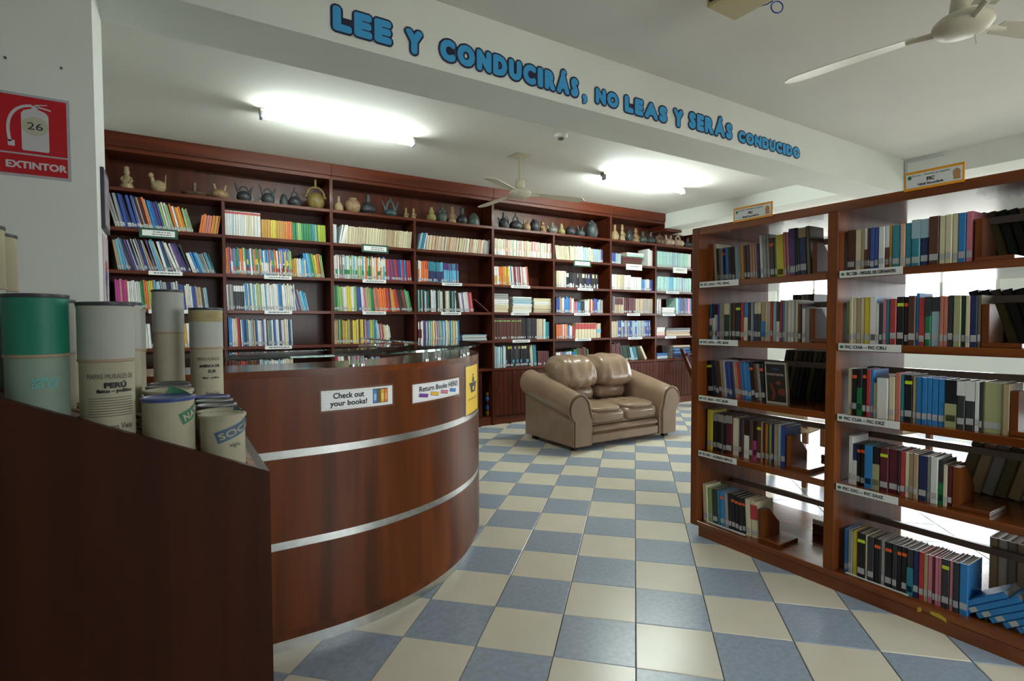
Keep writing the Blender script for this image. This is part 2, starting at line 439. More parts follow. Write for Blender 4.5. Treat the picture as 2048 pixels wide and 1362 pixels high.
def wall_case(i):
    x0, x1, xm = XS[i], XS[i+1], XM[i]
    c = thing('wall_bookcase', CASE_LABELS[i], 'bookcase', ((x0+x1)/2, (CY+CB)/2, 0), 'fitted bookcases along the back wall')
    t = .015
    top = 2.855 if i < 3 else 2.855
    P = lambda nm, mb, m, par=c: mb.build(nm, m, par)
    P('back_panel', MB().box(x0+t, x1-t, CB, CB+.02, .1, 2.85 if i < 3 else 2.64), WV)
    if i == 3: P('back_panel', MB().box(x0+t, 6.25, CB, CB+.02, 2.64, 2.85), WV)
    P('side_panel', MB().bbox(x0+.0005, x0+t, CY, CB+.02, 0, 2.853, .002), WV)
    P('side_panel', MB().bbox(x1-t, x1-.0005, CY, CB+.02, 0, 2.853 if i < 3 else 2.64, .002), WV)
    P('divider', MB().bbox(xm-.014, xm+.014, CY+.002, CB, .10, 2.37, .002), WV)
    shelves = []
    for k, z in enumerate(SHZ):
        shelves.append(P('shelf', MB().bbox(x0+t, xm-.014, CY, CB, z-.03, z, .002) if k else MB().bbox(x0+t, x1-t, CY, CB, z-.03, z, .002), WX))
        if k: shelves.append(P('shelf', MB().bbox(xm+.014, x1-t, CY, CB, z-.03, z, .002), WX))
    xe = x1 if i < 3 else 6.25
    P('cornice', MB().bbox(x0+.0005, xe-.0005, CY-.02, CY, 2.735, 2.853, .003), WX)
    P('top_board', MB().box(x0+t, xe-t, CY, CB, 2.70, 2.735), WX)
    if i == 3:
        P('side_panel', MB().box(6.235, 6.25, CY, CB, 2.63, 2.853), WV)
        P('under_beam_board', MB().box(6.25, 6.60, CY-.02, CB, 2.605, 2.64), WX)
    P('plinth', MB().box(x0+t, x1-t, CY+.02, CB, 0, .10), WX)
    # sliding doors of grooved boards
    spans = [(x0+t, (x0+x1)/2+.02, .004), ((x0+x1)/2-.02, x1-t, .026)]
    if i == 1: spans[1] = (spans[1][0]-.13, x1-t-.13, .026)
    for di, (a, b, dy) in enumerate(spans):
        d = P('sliding_door', MB().box(a, b, CY+dy+.004, CY+dy+.016, .105, .655), WV)
        nb = max(4, int((b-a)/.062)); wv = (b-a)/nb
        for q in range(nb):
            P('slat', MB().bbox(a+q*wv+.0025, a+(q+1)*wv-.0025, CY+dy, CY+dy+.006, .106, .654, .0025), WV, d)
        hx = b-.07 if di == 1 else a+.07
        if i == 2 and di == 0: hx = a+.05
        if i == 1 and di == 1: hx = b-.06
        P('handle', MB().lathe(0, 0, [(.0, 0), (.02, 0), (.02, .004), (.012, .006), (0, .006)], 14).xf(lambda p: (hx+p[0]*.7, CY+dy-p[2], .42+p[1]*1.9)), mat('handle_bronze', '#5a4638', .35, .9), d)
    return c
def _xf(self, fn): self.v = [tuple(fn(p)) for p in self.v]; return self
MB.xf = _xf
cases = [wall_case(i) for i in range(4)]

# tags on the boards (pixel spans measured on the front plane)
TAGS = [(297, 365, 541, 2), (528, 583, 549, 2), (529, 584, 623, 3), (530, 584, 695, 4), (725, 772, 557, 2), (725, 772, 624, 3), (884, 924, 565, 2), (882, 922, 626, 3),
        (1022, 1060, 572, 2), (1022, 1058, 628, 3), (1025, 1060, 683, 4), (1155, 1186, 576, 2), (1148, 1180, 627, 3), (1150, 1182, 676, 4), (1254, 1280, 628, 3),
        (1256, 1284, 674, 4), (1332, 1358, 582, 2), (1325, 1350, 628, 3), (1330, 1352, 672, 4), (297, 376, 622, 3)]
def wall_tag(a, b, py, k, big=False, green=False):
    xa, xb = PY(CY, a, py)[0], PY(CY, b, py)[0]
    i = [j for j in range(4) if XS[j] <= (xa+xb)/2 < XS[j+1]][0]
    z = SHZ[k]
    if big: z0, z1 = z-.075, z+.008
    else: z0, z1 = z-.034, z-.0
    fn = flat(((xa, CY, z0), (1, 0, 0), (0, 0, 1), (0, -1, 0)))
    W = xb-xa; H = z1-z0
    mb = card(MB(), fn, 0, W, 0, H, 0, .003)
    o = mb.build('shelf_tag', M_DGREEN if green else M_WHITE, cases[i])
    t = MB()
    fn2 = flat(((xa, CY-.003, z0), (1, 0, 0), (0, 0, 1), (0, -1, 0)))
    if green:
        card(MB(), fn2, W*.08, W*.92, H*.2, H*.8, 0, .001).build('paper', M_WHITE, o)
        fn2 = flat(((xa, CY-.004, z0), (1, 0, 0), (0, 0, 1), (0, -1, 0)))
        label_bars(fn2, t, W*.35, W*.8, H*.62, H*.1, 0); label_bars(fn2, t, W*.33, W*.82, H*.38, H*.1, 0)
    elif big:
        label_bars(fn2, t, W*.2, W*.8, H*.6, H*.12, 0)
    else:
        label_bars(fn2, t, W*.15, W*.9, H*.5, H*.3, 0)
    t.build('lettering', M_GREY, o)
for a in TAGS: wall_tag(*a)
for (a, b, py) in ((278, 356, 468), (723, 777, 499), (1147, 1182, 528)): wall_tag(a, b, py, 1, True, True)
wall_tag(1252, 1284, 535, 1, True); wall_tag(1346, 1374, 538, 1, True)

# ------------------------------------------------------------------ books: unit book meshes (x = thickness, y = depth behind the spine, z = height)
_bm = {}
def book_mesh(code):
    if code in _bm: return _bm[code]
    mb = MB(); t = .12
    # spine with slightly rounded shoulders, two covers, page block
    mb.loft([[(0, .03, z), (.12, 0, z), (.88, 0, z), (1, .03, z), (1, 1, z), (1-t, 1, z), (1-t, .05, z), (t, .05, z), (t, 1, z), (0, 1, z)] for z in (0, 1)], True, True, 0)
    mb.box(t, 1-t, .05, .975, .012, .985, 1)
    me = bpy.data.meshes.new('book'); me.from_pydata(mb.v, [], mb.f); me.materials.append(bmat(code)); me.materials.append(M_PAGE)
    me.polygons.foreach_set('material_index', mb.m); me.update(); _bm[code] = me; return me
_pm = {}
def patch_mesh(m, z0, z1, x0=.03, x1=.97):
    k = (m.name, round(z0, 2), round(z1, 2), x0, x1)
    if k in _pm: return _pm[k]
    d = -.006; me = MB()
    me.box(x0, x1, d, .02, z0, z1)
    mm = bpy.data.meshes.new('patch'); mm.from_pydata(me.v, [], me.f); mm.materials.append(m); mm.update(); _pm[k] = mm; return mm
NBOOK = 0
def book(code, M, t, d, h, label, group, band=None, call=None, sticker=None, cat='book', name='book'):
    # M: matrix taking book axes (thickness, depth, height) to the world; origin = lower spine corner
    global NBOOK; NBOOK += 1
    o = bpy.data.objects.new(name, book_mesh(code)); COL.objects.link(o)
    o.matrix_world = M @ Matrix.Diagonal((t, d, h, 1))
    tag(o, label, cat, group)
    def kid(nm, me):
        c = bpy.data.objects.new(nm, me); COL.objects.link(c); c.parent = o
    if band: kid('spine_band', patch_mesh(bmat(band[0]), band[1], band[2], .01, .99))
    if call: kid('call_label', patch_mesh(M_CALL, call, call+.13, .1, .9))
    if sticker: kid('spine_sticker', patch_mesh(M_STK_O if sticker == 'o' else M_STK_G, .8, .87, .08, .92))
    return o
def frame(o, ex, ey, ez):
    return Matrix(((ex[0], ey[0], ez[0], o[0]), (ex[1], ey[1], ez[1], o[1]), (ex[2], ey[2], ez[2], o[2]), (0, 0, 0, 1)))

# ------------------------------------------------------------------ wall books (most are too small to pick apart: one object)
ST = MB(); ST_M = []; ST_I = {}
def smi(m):
    if m.name not in ST_I: ST_I[m.name] = len(ST_M); ST_M.append(m)
    return ST_I[m.name]
def sbox(x, y0, z, t, d, h, lean, code, band=None, call=True, page=True):
    # a book of the wall run: lean in the plane of the wall, top going left for positive lean
    s_, c_ = math.sin(lean), math.cos(lean)
    def T(u, v, q): return (x+u*c_-q*s_, y0+v, z+u*s_+q*c_)
    def bx(u0, u1, v0, v1, q0, q1, m):
        ST.hull8([T(u, v, q) for q in (q0, q1) for v in (v0, v1) for u in (u0, u1)], smi(m))
    e = .0011
    bx(e, t-e, 0, d, 0, h, bmat(code))
    if page: bx(t*.15, t*.85, .006, d-.004, h-.004, h+.0008, M_PAGE)
    if band: bx(e*.5, t-e*.5, -.0008, .002, band[1]*h, band[2]*h, bmat(band[0]))
    if call and rnd.random() < .75: bx(t*.1, t*.9, -.0014, .002, h*.06, h*.06+rnd.uniform(.02, .03), M_CALL)
ROWZ = {'A': 2.065, 'B': 1.705, 'C': 1.37, 'D': 1.03, 'E': .69}
SPY = 5.675
def wx(px, row): return PY(SPY, px, project((2.5, SPY, ROWZ[row]+.1))[1])[0]
def run(row, pa, pb, pal, tp, h, lean=0.0, hj=.02, call=True, bands=None, dep=.2, fade=0.0, always=False):
    # pa..pb: span of the bases, tp: mean thickness (m), pal: colours in order of the run (cycled by stretch), fade: drop of height along the run
    z = ROWZ[row]; xa, xb = wx(pa, row), wx(pb, row); ln = R_(lean)
    x = xa; n = 0; pal = pal.split()
    up = abs(math.sin(ln))
    while x < xb-.006:
        t = max(.006, rnd.gauss(tp, tp*.25)); t = min(t, xb-x)
        q = (x-xa)/max(xb-xa, .01)
        code = pal[min(int(q*len(pal)+rnd.uniform(-.6, .6)) if len(pal) > 1 else 0, len(pal)-1)] if len(pal) < 9 else rnd.choice(pal)
        hh = h*(1-fade*q)+rnd.uniform(-hj, hj)*.5
        l_ = ln*(1+rnd.uniform(-.12, .12)) if lean else 0.0
        band = rnd.choice(bands) if bands and (always or rnd.random() < .8) else None
        if lean < 0:   # leaning right: keep the lower right corner on the board
            sbox(x, SPY+rnd.uniform(0, .008), z+t*math.sin(-l_), t*.97, dep, hh, l_, code, band, call)
        else:
            sbox(x, SPY+rnd.uniform(0, .008), z, t*.97, dep, hh, l_, code, band, call)
        x += t/math.cos(ln); n += 1
MIX1 = 'db bl pu gn lg or ye gr wh bl nv pb li br sk'
MIX2 = 'or pk li db wh gn lg rd or oc tl wh pu bl ye sk'
run('A', 232, 300, 'gr db nv db gr mr', .016, .285, 13, bands=[('wh', .05, .16)])
run('A', 300, 388, 'lg bl pu lg db or or ye gr br wh wh sk bl', .016, .27, 13, fade=.22, bands=[('wh', .05, .14)])
run('A', 398, 436, 'or sa or oc or', .017, .175, -9, call=False)
run('A', 451, 522, 'wh pb wh cr wh', .0145, .232, 0, .0, call=False, bands=[('rd', .88, .97)]*2, always=True)
run('A', 523, 585, 'oc ye oc oc or', .013, .178, 0, .004, call=False)
run('A', 585, 652, 'gn lg gn gn tl lm lm', .014, .172, 2, .004, call=False)
run('A', 667, 674, 'wh pb', .012, .2, 0, call=False)
run('A', 678, 690, 'wh', .013, .2, -12, .0, call=False)
run('A', 691, 822, 'cr be cr cr be tn cr cr', .0125, .187, -5, .008, call=False)
run('A', 836, 850, 'pb tl bl wh', .012, .19, -12, call=False)
run('A', 851, 966, 'cr tn pe cr wh pe tn sa cr be', .011, .168, -8, .008, call=False)
run('A', 967, 979, 'gr gr', .016, .17, -4, call=False)
run('A', 989, 1104, 'cr cr pe wh cr be wh pk mt cr be', .0125, .2, 0, .01, call=False, bands=[('wh', .05, .4), ('pe', .3, .5)])
run('A', 1113, 1140, 'cr be cr', .012, .185, 7, .008, call=False)
run('A', 1141, 1187, 'cr wh mt cr', .013, .19, 3, .02, call=False)
run('A', 1187, 1206, 'pb gr db', .016, .18, 0, .01)
run('A', 1224, 1242, 'db gr pb', .014, .15, 0, .01)
run('A', 1296, 1309, 'wh wh mr tn', .028, .24, 0, .03, call=False)
run('A', 1315, 1383, 'mt mt pb mt mt wh', .022, .235, 0, .006)
run('B', 236, 256, 'tn sk bl', .014, .26, 9)
run('B', 256, 352, 'rd pu dg pb wh db pb tn gr sk gn pu rd nv or gr', .013, .275, 16, .02)
run('B', 352, 385, 'wh sk pu tn nv dg', .018, .27, 20)
run('B', 386, 432, 'wh bl sk gr tl', .012, .19, 19)
run('B', 451, 460, 'or sa', .014, .25, 2)
run('B', 460, 586, MIX2, .0125, .25, 3, .025, bands=[('wh', .1, .5), ('ye', .4, .6), ('rd', .1, .3)])
run('B', 556, 578, 'db db', .017, .27, 0, .0, bands=[('bk', .0, .4)])
run('B', 586, 613, 'oc wh sk cr', .012, .18, 2)
run('B', 613, 650, 'bl sk gn ye oc rd lg', .012, .235, 8)
run('B', 669, 772, 'pk wh li or lg gn pk wh gr sk wh lg cr pb', .012, .24, 1, .02, bands=[('wh', .6, .9), ('gn', .2, .4)])
run('B', 772, 824, 'pu pu db bl bl gn gn rd rd rd li', .02, .23, 4, .004)
run('B', 837, 857, 'wh or rd', .015, .235, 0, .01, bands=[('or', .1, .6)])
run('B', 857, 886, 'tl tl sk', .015, .23, 0, .01, bands=[('nv', .05, .55)])
run('B', 886, 918, 'pu tl pu', .015, .225, 1, .01, bands=[('sk', .05, .65)])
run('B', 989, 1020, 'wh or or oc ye', .014, .225, 1, .02, bands=[('oc', .05, .5)])
run('B', 1020, 1058, 'wh db or wh nv rd wh bl or', .013, .235, 5, .02)
run('B', 1113, 1133, 'cr wh', .014, .215, 0, .005)
run('B', 1133, 1197, 'bk dg bk nv bk', .016, .2, 0, .006, bands=[('wh', .02, .3), ('cr', .7, .95)])
run('B', 1224, 1262, 'wh cr be wh', .02, .21, 0, .01)
run('B', 1262, 1284, 'wh', .03, .19, 0, .0, call=False)
run('B', 1284, 1306, 'bl wh db', .017, .16, 0)
run('B', 1315, 1383, 'mt sk mt pb mt', .022, .22, 0, .01)
run('C', 232, 257, 'mg pk mg mg or', .018, .25, 2)
run('C', 257, 285, 'wh wh wh', .014, .245, 2, bands=[('db', .1, .2)])
run('C', 285, 322, 'gn or lg ye pk sk pb', .013, .25, 4)
run('C', 322, 362, 'pb gr nv wh gr', .013, .25, 5)
run('C', 363, 418, 'db cr wh db gr tn dg pb', .014, .235, 5, .02, fade=.15)
run('C', 455, 468, 'wh gr wh', .014, .235, 2)
run('C', 468, 490, 'dg dg', .015, .235, 1, .0, bands=[('wh', .75, .98)])
run('C', 490, 592, 'wh cr pb wh gr bl wh lg wh sk cr', .0125, .255, 3, .02)
run('C', 592, 618, 'gr pu tn sk sk sk', .015, .225, 12, fade=.2)
run('C', 669, 716, 'gn lg wh ye wh lg', .014, .255, 2, .02)
run('C', 716, 750, 'db wh pk lg gn', .014, .25, 4)
run('C', 750, 790, 'sa or or rd pu oc', .017, .245, 5)
run('C', 790, 826, 'or rd br dn rd tl lg gn', .014, .24, 11)
run('C', 837, 915, 'wh pb wh bk wh tl wh gn cr bk pu', .012, .24, 1, .025)
run('C', 915, 948, 'bk wh li wh pk rd', .014, .23, 7)
run('C', 1113, 1148, 'db tn wh bl sa wh', .02, .2, 0, .03)
run('C', 1148, 1170, 'pk bl dn', .016, .15, 0, .02)
run('C', 1170, 1206, 'wh cr rd db pb gr', .02, .18, 0, .05)
run('C', 1224, 1230, 'dg gr', .014, .23, 0)
run('C', 1230, 1248, 'tn be', .016, .225, 0, .005, bands=[('mr', .55, .97)])
run('C', 1248, 1272, 'mr mr', .016, .22, 0, .005)
run('C', 1272, 1306, 'be tn gr be', .016, .215, 0, .008)
run('C', 1315, 1323, 'wh gr', .018, .22, 0)
run('C', 1353, 1383, 'mt bl nv db pk bl', .02, .24, 0)
run('D', 292, 396, 'tl dn wh dg oc br wh bk nv nv', .018, .215, 3, .03, bands=[('wh', .05, .15)])
run('D', 458, 476, 'bl wh cr', .013, .265, 1)
run('D', 476, 483, 'rd', .014, .27, 3, .0, call=False)
run('D', 483, 586, 'wh pb gr tl wh nv wh gr bl db tn wh cr', .0125, .25, 2, .015)
run('D', 669, 756, 'tn bl ye db gn ye bl sa lg br ye bl', .0125, .245, 1, .02)
run('D', 756, 783, 'pb rd wh cr wh', .013, .22, 7, fade=.15)
run('D', 837, 853, 'mr wh pu', .016, .235, 1, bands=[('wh', .6, .95)])
run('D', 853, 920, 'or bl pb wh cr sk wh tl cr ye', .0125, .235, 2, .02)
run('D', 989, 1043, 'br mr br br', .0135, .268, 0, .0, bands=[('lg', .85, .9)])
run('D', 1043, 1074, 'bk dg bk', .0145, .268, 0, .0)
run('D', 1074, 1092, 'be tn mt', .03, .26, 0, .005)
run('D', 1092, 1099, 'tl tl', .02, .22, 0, .005)
run('D', 1113, 1136, 'or sa wh or', .014, .19, 0, .01)
run('D', 1136, 1150, 'bl wh rd', .016, .17, 0, .03)
run('D', 1224, 1236, 'be be', .02, .23, 1)
run('D', 1236, 1302, 'db gr db pb gr db', .0165, .235, 2, .004, bands=[('gr', .4, .6), ('pb', .65, .9)])
run('E', 300, 322, 'nv bk wh rd', .02, .2, -12)
run('E', 365, 396, 'bk wh sk wh', .02, .17, -25)
run('E', 458, 520, 'mr br rd br mr', .02, .2, 0, .01)
run('E', 520, 588, 'pb wh sk wh cr', .015, .2, 1, .02)
run('E', 669, 724, 'rd wh br wh pk mg', .016, .22, 6, .05)
run('E', 725, 762, 'wh gr pb li', .016, .18, 3, .03)
run('E', 989, 1012, 'pb wh tl wh', .017, .265, 0)
run('E', 1012, 1062, 'bk dg bk bk', .015, .265, 0, .004, bands=[('ye', .86, .98), ('wh', .86, .98), ('sk', .2, .35)])
run('E', 1062, 1074, 'cr tl', .02, .26, 4)
run('E', 1076, 1098, 'br mr dg', .03, .18, 0, .005)
run('E', 1113, 1150, 'wh pk bl wh bl bl', .018, .16, 0, .02)
run('E', 1150, 1180, 'gn mr br gn', .02, .2, 6, .03)
run('E', 1224, 1243, 'mr br mr', .02, .25, 4)
run('E', 1244, 1264, 'dn dn', .02, .22, 13, .0)
run('E', 1264, 1276, 'pb tl', .024, .2, 18, .0)
bk_ = ST.build('wall_books', ST_M, fix=False)
bk_['kind'] = 'stuff'; tag(bk_, 'rows of thin coloured books packed along the shelves of the wall bookcases', 'books')

# stacks and thick volumes on the wall that can be told apart
def stack(row, pa, pb, n, t, codes, lab, dep=.24, jit=.006, z0=None, y0=SPY+.012):
    z = ROWZ[row] if z0 is None else z0; xa, xb = wx(pa, row), wx(pb, row)
    for k in range(n):
        tt = t*(1+rnd.uniform(-.12, .12)); j = rnd.uniform(-jit, jit); w_ = (xb-xa)*(1-rnd.uniform(0, .03))
        code = codes[k*len(codes)//n]
        # lying flat: thickness up, spine to the room
        M = frame((xa+j, y0+rnd.uniform(-.004, .004), z+tt), (0, 0, -1), (0, 1, 0), (1, 0, 0))
        book(code, M, tt, dep, w_, '%s flat book, %s from bottom, %s' % (BC[code][1], ordinal(k+1), lab), 'flat book stacks on the wall shelves')
        z += tt
    return z
stack('C', 989, 1018, 10, .0225, ['cr', 'cr', 'wh', 'wh', 'gr', 'gr'], 'left pale stack above the sofa')
stack('C', 1027, 1065, 9, .0215, ['wh', 'cr', 'wh', 'pb', 'pb', 'wh'], 'middle pale stack above the sofa')
stack('C', 1069, 1105, 9, .02, ['be', 'cr', 'wh', 'cr'], 'right pale stack above the sofa')
zt = stack('A', 1246, 1285, 4, .03, ['br', 'br', 'mr', 'br'], 'thick brown stack beside the green-tagged case corner', jit=.004)
stack('A', 1256, 1290, 2, .03, ['mt', 'wh'], 'pale pair on top of the thick brown stack', z0=zt)
stack('D', 926, 975, 5, .014, ['pb', 'wh', 'gr', 'wh', 'pb'], 'magazine pile behind the curved counter end')
stack('D', 1315, 1331, 6, .022, ['pk', 'wh', 'pe', 'wh', 'wh', 'wh'], 'pink and white pile next to the island case')
stack('D', 1334, 1382, 4, .03, ['be', 'tn', 'gr', 'dg'], 'wide grey and tan pile next to the island case')
stack('C', 1326, 1351, 5, .02, ['gr', 'wh', 'wh', 'wh', 'wh'], 'small white pile between upright books near the island')
stack('E', 1316, 1336, 5, .016, ['pb', 'wh', 'pb', 'db', 'bl'], 'small blue and white pile above the right cupboard')
stack('E', 1348, 1382, 8, .024, ['nv', 'dg', 'bl', 'nv', 'bl', 'dg', 'be'], 'dark blue pile above the right cupboard')
xa, xb = wx(1151, 'D'), wx(1193, 'D'); n = 7; tt = (xb-xa)/n
for k in range(n):
    M = frame((xa+k*tt, SPY, 1.03), (1, 0, 0), (0, 1, 0), (0, 0, 1))
    book('cr', M, tt*.96, .2, .205, 'cream volume with red spine panel, %s of seven matching volumes above the sofa' % ordinal(k+1), 'matching red and cream volumes', band=('rd', .6, .97))
M = frame((xb+.005, SPY, 1.03), (1, 0, 0), (0, 1, 0), (0, 0, 1))
book('be', M, .075, .2, .2, 'thick beige volume with blue spine panel right of the red volumes', 'matching red and cream volumes', band=('sk', .35, .6))
# a flat book slumped against the end of its row, a cream book leaning by the sofa
xa = wx(949, 'C'); a = R_(52)
M = frame((xa+.19, SPY, 1.372), (math.cos(a), 0, math.sin(a)), (0, 1, 0), (-math.sin(a), 0, math.cos(a)))
book('br', M, .012, .2, .235, 'thin brown book slumped far over at the end of its row', 'single leaning wall books')
xa = wx(1291, 'E'); a = R_(31)
M = frame((xa, SPY, .69), (math.cos(a), 0, math.sin(a)), (0, 1, 0), (-math.sin(a), 0, math.cos(a)))
book('cr', M, .04, .19, .22, 'cream book leaning left behind the sofa right shoulder', 'single leaning wall books')

# ------------------------------------------------------------------ island bookcase
IX0, IX1 = 2.571, 3.252
IYS = [2.113, 1.32, .545]       # post centres (left end outer, middle centre, right end)
ISH = [1.47, 1.143, .82, .5, .085]
isl = thing('island_bookcase', 'orange-brown double-sided wooden bookcase standing on the tiled floor at right', 'bookcase', ((IX0+IX1)/2, 1.25, 0))
ILAB = {}
def build_island():
    P = lambda nm, mb, m, par=isl: mb.build(nm, m, par)
    P('end_panel', MB().bbox(IX0, IX1, 2.066, 2.113, .054, 1.784, .003), IV)
    P('divider', MB().bbox(IX0, IX1, 1.297, 1.345, .085, 1.75, .003), IV)
    P('end_panel', MB().bbox(IX0, IX1, .383, .43, .054, 1.784, .003), IV)
    P('top_board', MB().bbox(IX0, IX1, .43, 2.066, 1.742, 1.784, .003), IY)
    P('plinth', MB().box(IX0+.001, IX1-.001, .438, 2.053, 0, .054), IY)
    P('shelf', MB().bbox(IX0, IX1, .43, 2.066, .054, .085, .003), IY)
    for z in ISH[:-1]:
        for a, b in ((1.345, 2.066), (.43, 1.297)):
            P('shelf', MB().bbox(IX0, IX1, a, b, z-.033, z, .003), IY)
    for z in ISH:
        for a, b in ((1.345, 2.066), (.43, 1.297)):
            P('book_stop', MB().box(2.90, 2.922, a, b, z+.175, z+.205), mat('stop_rail_wood', '#85766e', .35, coat=.2))  # wood colour greyed to stand in for the reflection on the rails
    tags = {(0, 0): 'FIC AAA – FIC ANG', (0, 1): 'FIC ARA – FIC BAR', (0, 2): 'FIC BEA – FIC BUR', (0, 3): 'FIC BRY - ALFREDO BRYCE', (0, 4): None,
            (1, 0): 'FIC CER – MIGUEL DE CERVANTES', (1, 1): 'FIC CHA – FIC CRU', (1, 2): 'FIC CUA – FIC DEZ', (1, 3): 'FIC DIC – FIC DUZ', (1, 4): None}
    for (b, r), tx in tags.items():
        ya = 2.056 if b == 0 else 1.288
        z1 = ISH[r]+.002
        Wd, Hd = .25, .032
        if r == 4:
            fn = flat(((IX0+.03, ya-.03, z1-.001), (0, -1, 0), (1, 0, 0), (0, 0, 1)))
        else:
            fn = flat(((IX0, ya, z1-Hd), (0, -1, 0), (0, 0, 1), (-1, 0, 0)))
        o = card(MB(), fn, 0, Wd, 0, Hd, 0, .002).build('shelf_tag', M_WHITE, isl)
        if r == 4:
            t = MB(); label_bars(lambda u, v, d: fn(u, v, d+.0022), t, .06, .19, Hd/2, .01, 0); t.build('lettering', M_GREY, o); continue
        t = MB(); q, f = text2d(tx, w=.195 if len(tx) > 20 else .165, h=.0145, bold=.0006, cx=.03+(.195 if len(tx) > 20 else .165)/2, cy=Hd/2)
        put2d(t, q, f, fn, .0026); t.build('lettering', M_INK, o)
        t = MB(); put2d(t, *disc2d(.014, Hd/2, .008, .007), fn, .0026); t.build('green_emblem', mat('emblem_green', '#2d7a45', .5), o)
build_island()
for k_, (pts_) in enumerate(([(1834, 1215), (1842, 1214), (1843, 1223), (1835, 1224)], [(1860, 1222), (1878, 1228), (1892, 1238), (1893, 1246), (1885, 1240), (1862, 1229)])):
    w_ = [PX(IX0-.0015, *p) for p in pts_]
    MB().loft([[(p[0]+d_, p[1], p[2]) for p in w_] for d_ in (0, .0015)]).build('yellow_tape', mat('yellow_tape', '#b9a02c', .6), isl)
def fic_sign(ya, yb, which):
    fn = flat(((IX0-.004, ya, 1.775), (0, -1, 0), (0, 0, 1), (-1, 0, 0)))
    W, H = ya-yb, .075
    o = card(MB(), fn, 0, W, 0, H, 0, .003).build('sign_card', M_ORANGE)
    tag(o, which, 'sign', 'FIC signs on the island bookcase')
    card(MB(), fn, W*.035, W*.965, H*.13, H*.87, .003, .0036).build('paper', M_WHITE, o)
    t = MB(); put2d(t, *text2d('FIC', h=H*.2, bold=.0008, cx=W*.46, cy=H*.5), fn, .0042)
    put2d(t, *text2d('Ficción - Novelas en español', w=W*.62, h=H*.14, cx=W*.46, cy=H*.74), fn, .0042)
    put2d(t, *text2d('Nivel Secundaria', w=W*.42, h=H*.13, bold=.0004, cx=W*.46, cy=H*.27), fn, .0042)
    t.build('lettering', M_INK, o)
    t = MB(); put2d(t, *disc2d(W*.1, H*.68, H*.09, H*.11), fn, .0042); t.build('green_emblem', mat('emblem_green', '#2d7a45', .5), o)
    t = MB(); put2d(t, *disc2d(W*.88, H*.52, H*.17, H*.24, 9), fn, .0042); put2d(t, *rect2d(W*.83, W*.94, H*.2, H*.36), fn, .0041); t.build('picture', mat('picture_tan', '#b98c5a', .5), o)
fic_sign(1.836, 1.613, 'small orange-bordered FIC sign above the farther bay of the island bookcase')
fic_sign(1.037, .836, 'small orange-bordered FIC sign above the nearer bay of the island bookcase')

TAGN = {(0, 0): 'tag FIC AAA', (0, 1): 'tag FIC ARA', (0, 2): 'tag FIC BEA', (0, 3): 'tag FIC BRY', (0, 4): 'bottom board of the farther island bay',
        (1, 0): 'tag FIC CER', (1, 1): 'tag FIC CHA', (1, 2): 'tag FIC CUA', (1, 3): 'tag FIC DIC', (1, 4): 'bottom board of the nearer island bay'}
def irow(bay, r, xs, z_off, z_sc, spec, lean=0.0, h=.2):
    """spec: 'edge code[/band][!o|!g][^h] edge code ... edge' with edges as measured along the row"""
    tk = spec.split(); edges = [float(t) for t in tk[0::2]]; codes = tk[1::2]
    zsh = ISH[r]; ym = project((xs, (2.0+1.4)/2 if bay == 0 else 1.0, zsh+.08))[1]
    ln = R_(lean)
    hh = h
    for k, cd in enumerate(codes):
        pa, pb = z_off+edges[k]/z_sc, z_off+edges[k+1]/z_sc
        ya, yb = PX(xs, pa, ym)[1], PX(xs, pb, ym)[1]
        st = None; band = None
        if '^' in cd: cd, q = cd.split('^'); hh = float(q)
        if '!' in cd: cd, st = cd.split('!')
        if '/' in cd:
            cd, b_ = cd.split('/')
            band = (b_[:2], float(b_[2])/10, float(b_[3])/10 if b_[3] != 'x' else 1.0) if len(b_) > 2 else (b_, .0, .5)
        t = (ya-yb)*.985
        H = hh*(1+rnd.uniform(-.015, .015))
        c_, s_ = math.cos(ln), math.sin(ln)
        M = frame((xs+rnd.uniform(0, .006), ya-.0005, zsh), (0, -c_, s_), (1, 0, 0), (0, s_, c_))
        lab = '%s book, %s from the left, standing above the %s' % (BC[cd][1], ordinal(k+1), TAGN[(bay, r)])
        if r == 4: lab = '%s book, %s from left, on the %s' % (BC[cd][1], ordinal(k+1), TAGN[(bay, r)])
        book(cd, M, t*c_, .135+rnd.uniform(-.01, .01), H, lab, 'books on the island shelf above '+TAGN[(bay, r)], band, rnd.choice((.08, .1, .1, .11, .13)) if rnd.random() < .92 else None, st)
S1 = (1400, 7.877)
irow(0, 0, 2.70, *S1, '225 cr^.226 275 dg^.2 300 gr 330 gr 360 nv!o 410 bl 450 br 495 bk 550 pb 610 gr 640 oc 700 mr 735 dn 790 sa 840 tn 875 pk 905 nv 945 wh^.238 1000 gr 1060 gr 1105 br!o^.215 1180 gn 1215 bk/ye0x^.225 1330 sa^.235 1370 pk 1410 pu^.25 1510 bk 1540 dn 1575 nv/tn8x 1690 ol 1745', 3)
irow(0, 1, 2.665, *S1, '145 tl/wh46^.205 190 nv/wh06 220 mr/wh07 270 db 300 gr 335 tn 370 dn/cr7x 455 lg 470 dg 490 br 550 bk!g 630 rd 690 bl/cr06 745 dg 790 gr 830 db 850 dg/cr7x 905 dg/cr7x 955 tn/bl15 1020 cr 1055 be 1100 rd 1140 pb 1195 dg/wh05 1245 rd^.21 1285 bl 1325 be 1370 wh 1430 wh 1480 gr 1500 cr 1540 br^.19 1590 wh^.165 1650 gr 1720')
irow(0, 2, 2.65, *S1, '125 bk!g^.2 220 nv 250 dg 300 br 345 tn 375 gr 420 db 460 db 515 nv 560 tn 590 sa 620 rd 660 bl 710 bl 760 bl 810 bk!o 870 br 930 gr 970 bk!o 1030', 6)
